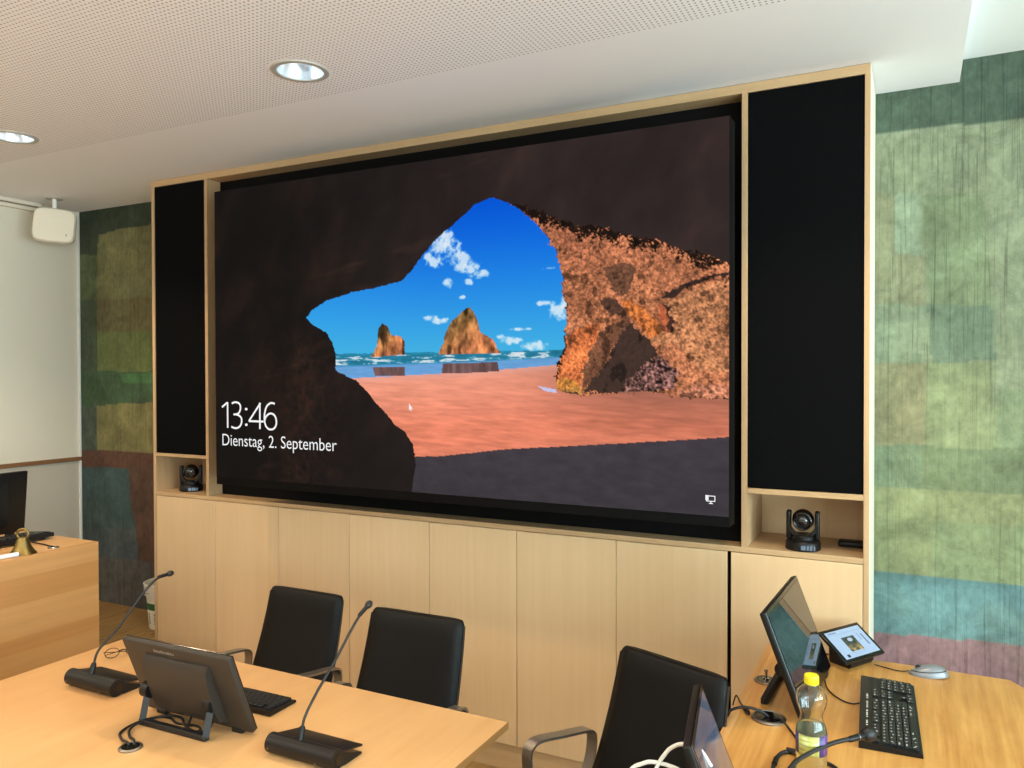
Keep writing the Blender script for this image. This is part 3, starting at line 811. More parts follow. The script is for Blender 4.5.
tag(b, 'small flat black box in the right camera niche', 'box')
b = obj('adapter_box', bxm((-.035, -.05, 0), (.035, .05, .045), .006, 3), M_black_plastic, None, True, (.345, .21, 1.053))
tag(b, 'black box behind the camera in the left niche', 'box')

# ------------------------------------------------------------------ tables
tb = thing('conference_table', 'large pale maple meeting table in front of the two upright chairs', 'table', (1.96, -1.75, 0))
def tp(name, lo, hi, mat, o, bev=0.0):
    l = o.location
    return obj(name, bxm([lo[i] - l[i] for i in range(3)], [hi[i] - l[i] for i in range(3)], bev), mat, o, bool(bev))
tp('tabletop', (1.188, -2.45, .7205), (2.7355, -1.0555, .740), M_table, tb, .0008)
tp('edge_band', (2.7356, -2.45, .7207), (2.737, -1.0555, .7397), M_table_edge, tb)
for lx, ly in ((1.40, -1.32), (2.46, -1.32), (1.40, -2.25), (2.46, -2.25)):
    tp('leg', (lx - .03, ly - .03, 0), (lx + .03, ly + .03, .7205), M_alu, tb, .004)
tp('apron', (1.43, -2.22, .66), (2.43, -1.35, .7203), M_black_back, tb)

sd = thing('side_table', 'orange-toned wooden side table along the painted wall at the right', 'table', (3.7, -1.0, 0))
bm = bmesh.new()
outline = [(3.290, -2.1), (4.30, -2.1), (4.30, -.66), (4.02, -.15), (3.992, -.1), (3.985, -.095), (3.290, -.095)]
prism(bm, [(x - 3.7, y + 1.0) for x, y in outline], 'z', .712, .740)
obj('tabletop', bm, M_larch, sd)
tp('edge_lipping', (3.266, -2.1, .700), (3.290, -.095, .7405), M_larch_edge, sd, .001)
for lx, ly in ((3.36, -.25), (3.95, -.25), (3.36, -1.95), (4.2, -1.95)):
    tp('leg', (lx - .025, ly - .025, 0), (lx + .025, ly + .025, .712), M_alu, sd, .004)

# speaker's desk at the left: front panel with horizontal veneer bands
def desk_mat():
    m, nt, p = new_mat('banded_maple_front'); N = nt.nodes.new; L = nt.links.new
    tc = N('ShaderNodeTexCoord'); sp = N('ShaderNodeSeparateXYZ'); L(tc.outputs['Object'], sp.inputs[0])
    mp = N('ShaderNodeMapping'); mp.inputs['Scale'].default_value = (40, 1.6, 40); L(tc.outputs['Object'], mp.inputs['Vector'])
    n = N('ShaderNodeTexNoise'); n.inputs['Scale'].default_value = 1; n.inputs['Detail'].default_value = 6; L(mp.outputs[0], n.inputs['Vector'])
    r = N('ShaderNodeValToRGB'); r.color_ramp.interpolation = 'CONSTANT'
    els = r.color_ramp.elements
    stops = [(0.0, (190, 136, 80)), (.46, (194, 142, 86)), (.56, (186, 130, 74)), (.62, (192, 140, 86)), (.755, (182, 128, 74)), (.865, (194, 142, 88))]
    els[0].position = stops[0][0]; els[0].color = rgb(*stops[0][1])
    els[1].position = stops[1][0]; els[1].color = rgb(*stops[1][1])
    for s_, c_ in stops[2:]:
        e = els.new(s_); e.color = rgb(*c_)
    L(sp.outputs['Z'], r.inputs['Fac'])
    mr = N('ShaderNodeMapRange'); mr.inputs['To Min'].default_value = .82; mr.inputs['To Max'].default_value = 1.16; L(n.outputs['Fac'], mr.inputs['Value'])
    sc = N('ShaderNodeVectorMath'); sc.operation = 'SCALE'; L(r.outputs['Color'], sc.inputs[0]); L(mr.outputs['Result'], sc.inputs['Scale'])
    L(sc.outputs[0], p.inputs['Base Color']); p.inputs['Roughness'].default_value = .42
    return m
dk = thing('speaker_desk', "maple speaker's desk with banded front panel at the left edge", 'desk', (.22, -1.4, 0))
tp('front_panel', (.460, -2.3, .01), (.482, -.672, .948), desk_mat(), dk, .001)
tp('desktop', (-.30, -2.3, .925), (.460, -.672, .948), M_table, dk, .001)
tp('side_panel', (-.26, -.70, .2355), (.43, -.68, .925), M_maple_v, dk)
tp('side_panel', (-.26, -2.29, .2355), (.43, -2.27, .925), M_maple_v, dk)

# ------------------------------------------------------------------ chairs
M_dark_rail = plain('dark_metal_rail', (74, 70, 66), 0.4, 0.7)
def make_chair():
    t = thing('conference_chair', '', 'chair', (0, 0, 0), 0, 'black leather conference chairs')
    tan = math.tan(R(19))
    # backrest: padded slab following a leaning line, slightly narrower at the top
    prof = []
    bm = bmesh.new()
    zs = [.440, .455, .50, .56, .62, .68, .74, .80, .838, .852, .858]
    nxs = 13; rows = []
    def yb(z): return .20 + (z - .595) * tan + .014 * math.sin((z - .44) / .42 * PI)
    for z in zs:
        e = min((z - .440) / .02, 1.0, (.860 - z) / .026 + .12); e = max(e, .0) ** .5
        w = .197 - .012 * (z - .595) / .265
        th = .010 + .013 * e
        if z > .84: w -= .010 * ((z - .838) / .02) ** 2
        ring = []
        for k in range(nxs):
            s = -1 + 2 * k / (nxs - 1)
            ed = (1 - abs(s) ** 6) ** .5 if abs(s) < 1 else 0
            ring.append((s * w, yb(z) - th * (.35 + .65 * ed), z))
        for k in range(nxs - 1, -1, -1):
            s = -1 + 2 * k / (nxs - 1)
            ed = (1 - abs(s) ** 6) ** .5 if abs(s) < 1 else 0
            ring.append((s * w, yb(z) + th * (.35 + .65 * ed), z))
        rows.append([bm.verts.new(Vector(c)) for c in ring])
    n = len(rows[0])
    for A, B in zip(rows, rows[1:]):
        for k in range(n):
            bm.faces.new((A[k], A[(k + 1) % n], B[(k + 1) % n], B[k]))
    for rw in (rows[0], rows[-1]):
        for k in range(nxs - 1):
            bm.faces.new((rw[k], rw[k + 1], rw[n - 2 - k], rw[n - 1 - k]))
    bmesh.ops.remove_doubles(bm, verts=bm.verts, dist=1e-5)
    bk = obj('backrest', bm, M_leather, t, 'all')
    for s in (-1, 1):
        bm = bmesh.new()
        pts = [Vector((s * (.2005 - .012 * (z - .595) / .265), yb(z), z)) for z in (.44, .52, .60, .68, .76, .84)]
        ribbon(bm, pts, (0, 1, 0), .007, .004)
        obj('edge_rail', bm, M_dark_rail, bk, True)
    # seat cushion
    bm = bmesh.new(); box(bm, (-.205, -.27, .425), (.205, .17, .468), .018, 4)
    for v in bm.verts:
        if v.co.y < -.2: v.co.z -= (abs(v.co.y) - .2) * .25
    obj('seat', bm, M_leather, t, True)
    for s in (-1, 1):
        x = s * .232
        ctl = [(x, .165, .47), (x, .192, .53), (x, .200, .585), (x, .188, .611), (x, .150, .622), (x, .07, .634), (x, -.015, .648), (x, -.052, .645), (x, -.070, .620), (x, -.066, .56), (x, -.05, .462)]
        bm = bmesh.new(); ribbon(bm, spline(ctl, 6), (1, 0, 0), .036, .008)
        ar = obj('armrest', bm, M_grey_metal, t, True)
    bm = bmesh.new(); box(bm, (-.232, .12, .435), (.232, .155, .462), .004); box(bm, (-.232, -.066, .435), (.232, -.034, .462), .004); box(bm, (-.09, -.12, .40), (.09, .13, .436), .01)
    obj('seat_frame', bm, M_grey_metal, t, True)
    bm = bmesh.new(); cyl(bm, (0, 0, .10), (0, 0, .40), .026); cyl(bm, (0, 0, .085), (0, 0, .13), .038)
    obj('column', bm, M_chrome, t, True)
    for k in range(5):
        a = k * 2 * PI / 5 + .3
        M = Matrix.Rotation(a, 4, 'Z')
        bm = bmesh.new()
        vs = prism(bm, [(.02, -.020), (.30, -.012), (.30, .012), (.02, .020)], 'z', .078, .104)
        for v in vs:
            if v.co.x > .2: v.co.z -= .012
            v.co = M @ v.co
        lg = obj('base_leg', bm, M_grey_metal, t)
        bm = bmesh.new()
        for s in (-1, 1):
            c0 = M @ Vector((.285, s * .006, .029)); c1 = M @ Vector((.285, s * .022, .029)); cyl(bm, c0, c1, .029, 20)
        cyl(bm, M @ Vector((.285, 0, .03)), M @ Vector((.285, 0, .075)), .008, 12)
        obj('caster', bm, M_black_plastic, lg, True)
    return t
ch = make_chair()
ch['label'] = 'black leather chair behind the left monitor, the further left of two at the meeting table'
ch.location = (1.507, -.760, 0); ch.rotation_euler.z = R(0.5)
for loc, a, lab in (((2.191, -.965, 0), 1.1, 'black leather chair at the middle of the meeting table, behind the nearer microphone'),
                    ((2.997, -.994, 0), -21, 'black leather chair turned sideways beside the orange side table, its arm loop fully visible')):
    c = copy_tree(ch); c.location = loc; c.rotation_euler.z = R(a); c['label'] = lab
# the left chair is set lower on its column
for o in ch.children:
    if o.name.split('.')[0] in ('backrest', 'seat', 'armrest', 'seat_frame'):
        o.location.z = -.055
# ------------------------------------------------------------------ touch monitors on easel stands
def make_monitor(name, w, h, tilt, label, loc, rz, stand_back=.105, stand_half=.30, group='black touch monitors on easel stands', body=None, screen_paint=None, so=0.0):
    body = body or M_black_plastic
    """origin on the table under the bottom edge; the screen faces local -Y and leans back to +Y"""
    t = thing(name, label, 'monitor', loc, R(rz), group)
    T = Matrix.Translation((0, 0, .013)) @ Matrix.Rotation(-R(tilt), 4, 'X')    # local frame: x across, y back, z up the panel
    bm = bmesh.new(); box(bm, (-w / 2, .0, 0), (w / 2, .017, h), .0035, 3, T)
    obj('housing', bm, body, t, True)
    bm = bmesh.new(); box(bm, (-w / 2 + .0005, -.0022, .0005), (w / 2 - .0005, .0002, h - .0005), .0008, 1, T)
    obj('bezel', bm, M_black_gloss, t)
    bm = bmesh.new(); box(bm, (-w / 2 + .014, -.0028, .022), (w / 2 - .012, -.0022, h - .012), 0, 1, T)
    if screen_paint is None:
        obj('screen', bm, M_glass, t)
    else:
        bm.free()
        def fx(u, v):
            x = -w / 2 + .013 + u * (w - .025); z = h - .012 - v * (h - .030); y = -.0028
            A = T.to_3x3(); o = T.translation
            return tuple(A[i][0] * x + A[i][1] * y + A[i][2] * z + o[i] for i in range(3))
        grid_mesh('screen', screen_paint.shape[1], screen_paint.shape[0], fx, screen_paint, screen_mat('painted_reflection_glow', 1.0, .06, .5), t)  # the reflection on this screen is painted and glows
    # bulged rear cover
    bm = bmesh.new(); k = h / .238
    pr_ = [(.017, h * .86), (.022, h * .86), (.034, h * .80), (.040, h * .70), (.044, h * .50), (.046, h * .30), (.040, h * .16), (.017, h * .10)]
    a0, a1 = -w * .295, w * .295
    vs = prism(bm, pr_, 'x', a0, a1)
    for v in vs: v.co = T @ v.co
    rc = obj('rear_cover', bm, body, t, True)
    # ports under the cover, small print at the top of the back
    bm = bmesh.new(); box(bm, (-.035, .018, h * .10 - .004), (.035, .030, h * .10 + .004), 0, 1, T)
    obj('port_strip', bm, M_alu, rc)
    bm = bmesh.new()
    for i in range(9):
        x0 = .004 + i * .0085
        box(bm, (x0, .0171, h * .905), (x0 + .0058, .0174, h * .905 + .006 + .0015 * (i % 3)), 0, 1, T)
    obj('maker_mark', bm, M_grey_label, t)['label'] = 'faint worn grey lettering'
    if True:
        st = bmesh.new()
        sx = w * stand_half; r = .0118
        top = T @ Vector((0, .036, h * .40)); bot = Vector((0, stand_back, .0085))
        for s in (-1, 1):
            tube(st, [Vector((s * sx + so, top.y, top.z)), Vector((s * sx + so, bot.y, bot.z))], r, 4)
        box(st, (so - sx - .006, bot.y - .009, .0005), (so + sx + .006, bot.y + .009, .0165), .003, 2)
        sd_ = obj('stand', st, M_rubber, t)
        for s in (-1, 1):
            bm = bmesh.new(); cyl(bm, (s * (min(sx, w * .295) - .012) + so, top.y, top.z), (s * (sx + .011) + so, top.y, top.z), .021, 28)
            obj('hinge', bm, M_black_plastic, sd_, True)
    for s in (-1, 1):
        bm = bmesh.new(); box(bm, (s * w * .36 - .018, -.001, 0), (s * w * .36 + .018, .020, .0145), .002, 1)
        obj('foot', bm, M_rubber, t)
    return t
def painted_reflection():
    # reflection painted as glowing gradient: blue above, a darker band, rosy grey below
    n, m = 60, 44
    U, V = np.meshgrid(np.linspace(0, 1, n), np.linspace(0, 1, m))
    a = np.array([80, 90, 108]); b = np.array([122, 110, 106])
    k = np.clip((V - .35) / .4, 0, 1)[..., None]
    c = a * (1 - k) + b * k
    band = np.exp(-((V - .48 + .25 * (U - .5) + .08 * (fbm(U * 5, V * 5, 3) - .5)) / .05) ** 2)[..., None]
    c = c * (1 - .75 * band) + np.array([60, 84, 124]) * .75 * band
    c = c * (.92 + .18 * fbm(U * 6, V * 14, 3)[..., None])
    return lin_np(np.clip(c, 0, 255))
make_monitor('touch_monitor', .389, .238, 21.2, 'black touch monitor seen from behind on its easel stand, left of the nearer microphone', (1.981, -1.4226, .74), 181.7, .088, .30, body=M_housing, so=.016)
make_monitor('touch_monitor', .462, .298, 21.0, 'tall tilted black monitor on the side table reflecting a small tablet', (3.475, -.489, .7405), 87.3, .128, .30)
make_monitor('touch_monitor', .331, .219, 21.5, 'small tilted monitor with painted bluish reflection in front of the sideways chair', (3.3797, -1.2471, .7405), 100.3, .098, .28, screen_paint=painted_reflection())
make_monitor('touch_monitor', .476, .285, 6.0, "black monitor at the left edge on the speaker's desk beside the brass bell", (-.012, -.943, .948), -88, .062, .13)

# ------------------------------------------------------------------ microphones
def make_mic(name, label, loc, rz, neck, base=True):
    t = thing(name, label, 'microphone', loc, R(rz), 'black gooseneck conference microphones')
    L_ = .212
    bm = bmesh.new()
    # cross-section in (y,z): round barrel towards -Y, thin wedge running to +Y
    sec = []
    for a in np.linspace(R(60), R(300), 17):
        sec.append((.024 * math.cos(a), .025 + .0245 * math.sin(a)))
    sec += [(.03, .001), (.092, .001), (.094, .005), (.030, .030)]
    prism(bm, sec, 'x', -L_ / 2, L_ / 2)
    bd = obj('body', bm, M_black_plastic, t, True)
    bm = bmesh.new(); vs = box(bm, (-L_ / 2 + .001, .002, .0), (L_ / 2 - .001, .096, .006), .002, 2)
    Mt = Matrix.Translation((0, .004, .0385)) @ Matrix.Rotation(R(-13), 4, 'X')
    for v in vs: v.co = Mt @ v.co
    obj('control_panel', bm, M_black_plastic, t, True)
    for s in (-1, 1):
        bm = bmesh.new(); cyl(bm, (s * L_ / 2, .004, .025), (s * (L_ / 2 + .0012), .004, .025), .0125, 24)
        obj('speaker_end', bm, M_black_gloss, bd, True)
    for x_, z_ in ((.055, .014), (-.095, .020)):
        bm = bmesh.new(); cyl(bm, (x_, -.0215, z_), (x_, -.0250, z_), .0022, 12)
        obj('screw', bm, M_alu, bd, True)
    N_ = [Vector(p) for p in neck]
    bm = bmesh.new(); d = (N_[1] - N_[0]).normalized()
    tube(bm, [N_[0] - d * .01, N_[0] + d * .014, N_[0] + d * .030, N_[0] + d * .034], [.0098, .0092, .0075, .005], 18)
    obj('socket', bm, M_black_plastic, t, True)
    pts = spline(N_, 8)
    bm = bmesh.new(); tube(bm, pts, .0036, 10)
    nk = obj('gooseneck', bm, M_rubber, t, 'all')
    e = pts[-1]; dd = (pts[-1] - pts[-4]).normalized()
    bm = bmesh.new(); tube(bm, [e - dd * .040, e - dd * .036, e - dd * .004, e], [.0042, .0056, .0058, .005], 14)
    obj('capsule', bm, M_black_plastic, t, True)
    bm = bmesh.new()
    q = dd.to_track_quat('Z', 'Y').to_matrix().to_4x4()
    ellipsoid(bm, (0, 0, 0), (.0098, .0098, .0135), 20, 12, Matrix.Translation(e + dd * .008) @ q)
    obj('windshield', bm, M_rubber, t, 'all')
    return t
def rel(loc, pts): return [(p[0] - loc[0], p[1] - loc[1], p[2] - loc[2]) for p in pts]
l1 = (1.520, -1.425, .740)
make_mic('gooseneck_microphone', 'black gooseneck microphone nearest the left end of the meeting table, beside the spectacles', l1, 0,
         rel(l1, [(1.505, -1.423, .786), (1.505, -1.414, .812), (1.505, -1.396, .852), (1.505, -1.330, .901), (1.505, -1.254, .973), (1.505, -1.206, 1.012), (1.505, -1.174, 1.024), (1.505, -1.144, 1.026)]))
l2 = (2.385, -1.474, .740)
make_mic('gooseneck_microphone', 'black gooseneck microphone in front of the middle chair, right of the monitor seen from behind', l2, 0,
         rel(l2, [(2.37, -1.470, .786), (2.37, -1.462, .812), (2.37, -1.450, .840), (2.37, -1.407, .883), (2.37, -1.336, .940), (2.37, -1.274, .997), (2.37, -1.231, 1.031), (2.37, -1.199, 1.047)]))
l3 = (3.50, -1.56, .740)
t = thing('gooseneck_microphone', 'bent gooseneck microphone in the lower right corner, its round head over the black keyboard', 'microphone', l3, 0, 'black gooseneck conference microphones')
bm = bmesh.new(); vs = box(bm, (-.10, -.05, .0), (.10, .05, .045), .018, 4); obj('body', bm, M_black_plastic, t, True)
pts = spline(rel(l3, [(3.50, -1.56, .783), (3.486, -1.50, .815), (3.478, -1.36, .842), (3.487, -1.19, .843), (3.515, -1.11, .846), (3.560, -1.030, .846), (3.600, -.976, .843)]), 8)
bm = bmesh.new(); tube(bm, pts, .0050, 12); obj('gooseneck', bm, M_rubber, t, 'all')
e = pts[-1]; dd = (Vector(rel(l3, [(3.634, -.930, .842)])[0]) - e).normalized()
bm = bmesh.new(); tube(bm, [e - dd * .02, e - dd * .012, e + dd * .030, e + dd * .036], [.0052, .0072, .0078, .006], 16); obj('capsule', bm, M_black_plastic, t, True)
bm = bmesh.new(); tube(bm, [e + dd * .012, e + dd * .0145], .0082, 18); obj('ring', bm, M_alu, t, True)
bm = bmesh.new(); ellipsoid(bm, (0, 0, 0), (.017, .017, .020), 24, 14, Matrix.Translation(e + dd * .048) @ dd.to_track_quat('Z', 'Y').to_matrix().to_4x4()); obj('windshield', bm, M_rubber, t, 'all')

# ------------------------------------------------------------------ keyboards
def make_keyboard(name, label, loc, rz, w, d, th, numpad, legend, back=0.0, seed=1, tilt=0.0):
    """user sits at local -Y"""
    t = thing(name, label, 'keyboard', loc, R(rz), 'black computer keyboards')
    rnd = random.Random(seed)
    Tm = Matrix.Rotation(R(tilt), 4, 'X')
    bm = bmesh.new()
    vs = prism(bm, [(-d / 2, .001), (d / 2, .001), (d / 2, th), (d / 2 - .008, th + .001), (-d / 2 + .01, th * .72), (-d / 2, th * .5)], 'x', -w / 2, w / 2)
    for v in vs: v.co = Tm @ v.co
    body = obj('body', bm, M_black_plastic, t, True)
    kb = bmesh.new(); lg = bmesh.new()
    y1 = d / 2 - .008 - back; rows = 6; pitch = (y1 + d / 2 - .008) / (rows + .25)
    def ztop(y): return th * .72 + (y + d / 2 - .01) / (d - .018) * (th * .28 + .001)
    def key(x0, x1, yc):
        z = ztop(yc)
        M = Tm
        vs = box(kb, (x0 + .0008, yc - pitch * .46, z - .001), (x1 - .0008, yc + pitch * .46, z + .006), .0012, 1, M)
        if legend:
            n = 1 if x1 - x0 < pitch * 1.3 else 2
            for q in range(n):
                lx = x0 + .0045 + q * .006
                sx, sy = .0022 + rnd.random() * .0022, .0024 + rnd.random() * .0022
                ly = yc + pitch * (.12 if rnd.random() < .7 else -.1)
                box(lg, (lx, ly - sy / 2, z + .00605), (lx + sx, ly + sy / 2, z + .0062), 0, 1, M)
    mainw = w * (.655 if numpad else 1) - .018
    xs0 = -w / 2 + .009
    for r_ in range(rows):
        yc = y1 - pitch * (r_ + .5) - (pitch * .25 if r_ > 0 else 0)
        u = mainw / 15.0
        lay = {0: [1, .6] + [1] * 4 + [.4] + [1] * 4 + [.4] + [1] * 4, 1: [1] * 13 + [2], 2: [1.5] + [1] * 12 + [1.5], 3: [1.75] + [1] * 11 + [2.25], 4: [1.25] + [1] * 11 + [2.75], 5: [1.5, 1, 1.5, 6.5, 1.5, 1, 2]}[r_]
        x = xs0
        for i, k in enumerate(lay):
            if not (r_ == 0 and k in (.6, .4)): key(x, x + k * u, yc)
            x += k * u
        if numpad:
            x = xs0 + mainw + .010
            cells = {0: (0, 1, 2), 1: (0, 1, 2), 2: (0, 1, 2), 3: (), 4: (1,), 5: (0, 1, 2)}[r_]
            for c_ in cells: key(x + c_ * u, x + (c_ + 1) * u, yc)
            x += 3 * u + .010
            un = (w / 2 - .008 - x) / 4
            if r_ > 0:
                for c_ in range(4): key(x + c_ * un, x + (c_ + 1) * un, yc)
    kc = obj('keycaps', kb, M_key, t)
    if legend:
        # row of media symbols along the strip behind the function keys
        if back > .012:
            for i in range(17):
                if i in (3, 8, 13): continue
                x0 = -w * .28 + i * .0135
                box(lg, (x0, d / 2 - .015 - back * .25, ztop(d / 2 - .02) + .0006), (x0 + .0055 + .003 * (i % 2), d / 2 - .0105 - back * .25, ztop(d / 2 - .01) + .0009), 0, 1, Tm)
        g = obj('key_print', lg, M_legend, t); g['label'] = 'white key legends'
    else:
        lg.free()
    return t
make_keyboard('keyboard', 'black keyboard with white key print lying on the orange side table', (3.662, -.548, .7405), 92.5, .475, .146, .018, True, True, .024, 4)
make_keyboard('keyboard', 'small black keyboard half hidden behind the left monitor on the meeting table', (1.985, -1.276, .7405), 181.5, .290, .108, .014, False, False, 0, 5)
kl = make_keyboard('keyboard', "black keyboard on the speaker's desk behind the brass bell", (.158, -.948, .9485), -89, .46, .165, .018, True, True, 0, 6, 3.0)
kl.location.z = .953
bm = bmesh.new()
for s in (-1, 1): box(bm, (s * .19 - .008, .060, -.0044), (s * .19 + .008, .070, .006))
obj('flip_foot', bm, M_black_plastic, kl)

# ------------------------------------------------------------------ control tablet, mouse, bottle
tt = thing('control_tablet', 'small black touch tablet with a bright pale screen on the side table near the wall', 'tablet', (3.588, -.1808, .740), R(58.3))
T = Matrix.Translation((0, 0, .031)) @ Matrix.Rotation(-R(55.3), 4, 'X')
tw, th_ = .200, .128
bm = bmesh.new(); box(bm, (-tw / 2, 0, 0), (tw / 2, .011, th_), .003, 3, T); obj('housing', bm, M_black_gloss, tt, True)
def tab_cols():
    n, m = 120, 80
    U, V = np.meshgrid(np.linspace(0, 1, n), np.linspace(0, 1, m))
    c = np.zeros((m, n, 3)); c[:] = (186, 216, 244)
    c += (fbm(U * 9, V * 9, 3)[..., None] - .5) * 14
    def rect(a, b, d, e, col): c[(U > a) & (U < b) & (V > d) & (V < e)] = col
    rect(.03, .97, .13, .145, (150, 178, 206)); rect(.06, .3, .05, .09, (140, 166, 196)); rect(.86, .9, .3, .72, (120, 146, 180)); rect(.78, .80, .25, .5, (150, 176, 208))
    ph = (U > .30) & (U < .66) & (V > .28) & (V < .80)
    pic = np.array([62, 70, 66]) * (0.4 + 1.4 * fbm(U * 14, V * 12 + 3, 4)[..., None]) + np.zeros((m, n, 3))
    lowr = np.clip((V - .52) * 5, 0, 1)[..., None] * np.clip((fbm(U * 12 + 9, V * 9, 3)[..., None] - .3) * 3, 0, 1)
    pic = pic * (1 - lowr) + np.array([206, 178, 110]) * lowr
    sk = (((U - .5) / .07) ** 2 + ((V - .40) / .07) ** 2 < 1); pic[sk] = (190, 210, 226)
    c[ph] = pic[ph]
    rect(.10, .17, .86, .95, (36, 60, 96)); rect(.3, .66, .84, .86, (150, 176, 208)); rect(.34, .62, .90, .915, (150, 176, 208))
    return lin_np(np.clip(c, 0, 255)), n, m
tc_, tn, tm_ = tab_cols()
def tab_xyz(u, v):
    x = -tw / 2 + .013 + u * (tw - .026); z = th_ - .012 - v * (th_ - .024); y = -.0006
    X, Y, Z = T.to_3x3()[0], T.to_3x3()[1], T.to_3x3()[2]
    o = T.translation
    return (X[0] * x + X[1] * y + X[2] * z + o.x, Y[0] * x + Y[1] * y + Y[2] * z + o.y, Z[0] * x + Z[1] * y + Z[2] * z + o.z)
grid_mesh('display', tn, tm_, tab_xyz, tc_, screen_mat('tablet_screen', 1.0, .08, .4), tt)
bm = bmesh.new()
sec = [(.022, .0), (.092, .0), (.096, .004), (.100, .086), (.094, .088), (.036, .048), (.016, .034), (.014, .010)]
prism(bm, sec, 'x', -.058, .058); obj('stand', bm, M_black_plastic, tt, True)
bm = tubem([(-.07, .09, .028), (-.085, .10, .030), (-.098, .115, .020), (-.102, .13, .008), (-.104, .16, .004)], .0026)
obj('cable', bm, M_rubber, tt, 'all')

ms = thing('computer_mouse', 'silver-grey computer mouse at the back edge of the side table', 'mouse', (3.766, -.168, .740), R(100))
def mouse_part(z0, z1, sc, name, mat):
    bm = bmesh.new(); vs = bmesh.ops.create_uvsphere(bm, u_segments=40, v_segments=28, radius=1.0)['verts']
    for v in vs:
        x, y, z = v.co
        v.co = Vector((x * .030 * sc * (1 - .10 * y), y * .058 * sc, max(z, 0) * .034 * (1 - .28 * y) * (1 if z > 0 else 0)))
    geom = bm.verts[:] + bm.edges[:] + bm.faces[:]
    for zz, cl in ((z0, 'in'), (z1, 'out')):
        geom = bm.verts[:] + bm.edges[:] + bm.faces[:]
        r = bmesh.ops.bisect_plane(bm, geom=geom, plane_co=(0, 0, zz), plane_no=(0, .10, 1.0), clear_inner=(cl == 'in'), clear_outer=(cl == 'out'))
        ed = [e for e in bm.edges if e.is_boundary]
        if ed: bmesh.ops.holes_fill(bm, edges=ed)
    return obj(name, bm, mat, ms, True)
mouse_part(.0005, .0165, 1.0, 'lower_shell', M_silver)
mouse_part(.0165, .0190, .985, 'seam_band', M_black_plastic)
mouse_part(.0190, .2, 1.0, 'upper_shell', M_silver)
bm = bmesh.new(); cyl(bm, (-.0035, .030, .0225), (.0035, .030, .0225), .0085, 20); obj('wheel', bm, M_rubber, ms, True)
bm = tubem([(0, .055, .010), (.0, .072, .006), (.010, .095, .0035), (.030, .125, .0032), (.045, .150, .0032)], .0018); obj('cable', bm, M_rubber, ms, 'all')

def bottle_profile(s=1.0, off=0.0):
    p = [(.0, .004), (.018, .003), (.027, .0015), (.0315, .006), (.0338, .014), (.0340, .022), (.0340, .120), (.0338, .132), (.0330, .142), (.0305, .151), (.0268, .160), (.0246, .168), (.0246, .175), (.0268, .184), (.0305, .193), (.0332, .203), (.0340, .212), (.0330, .221), (.0300, .229), (.0245, .236), (.0175, .2415), (.0140, .2445), (.0136, .248), (.0136, .265)]
    return [(max(r - off, 0) if r > 0 else 0, z) for r, z in p]
M_pet, nt, p = new_mat('clear_pet_plastic')
p.inputs['Base Color'].default_value = (.97, .99, .98, 1); p.inputs['Transmission Weight'].default_value = 1.0; p.inputs['Roughness'].default_value = .02; p.inputs['IOR'].default_value = 1.12
p.inputs['Specular IOR Level'].default_value = 1.0; p.inputs['Coat Weight'].default_value = .6; p.inputs['Coat Roughness'].default_value = .04
M_drink, nt, p = new_mat('pale_lemon_drink')
p.inputs['Base Color'].default_value = rgb(232, 232, 186); p.inputs['Transmission Weight'].default_value = .92; p.inputs['Roughness'].default_value = .06; p.inputs['IOR'].default_value = 1.1
bt = thing('drink_bottle', 'clear plastic bottle of pale drink with yellow cap on the side table', 'bottle', (3.514, -1.043, .7405), R(0)); bt.scale = (1, 1, .968)
bm = bmesh.new(); lathe(bm, bottle_profile() + [(.0124, .265)] + [(max(r - .0009, 0.0), z + (.001 if z < .01 else 0)) for r, z in bottle_profile()][::-1], 48)
obj('bottle_body', bm, M_pet, bt, 'all')
bm = bmesh.new(); pf = [(r - .0013 if r > .002 else 0, z + (.0015 if z < .01 else 0)) for r, z in bottle_profile() if z < .157]
lathe(bm, pf + [(.0, pf[-1][1] + .0002)], 48); obj('drink', bm, M_drink, bt, 'all')
bm = bmesh.new(); lathe(bm, [(.0155, .247), (.0160, .249), (.0160, .265), (.0150, .2675), (0, .268)], 40)
for k in range(40):
    a = 2 * PI * k / 40; box(bm, (-.0005, -.0005, .249), (.0005, .0005, .2645), 0, 1, Matrix.Translation((.0160 * math.cos(a), .0160 * math.sin(a), 0)))
obj('cap', bm, M_cap_yellow, bt, True)
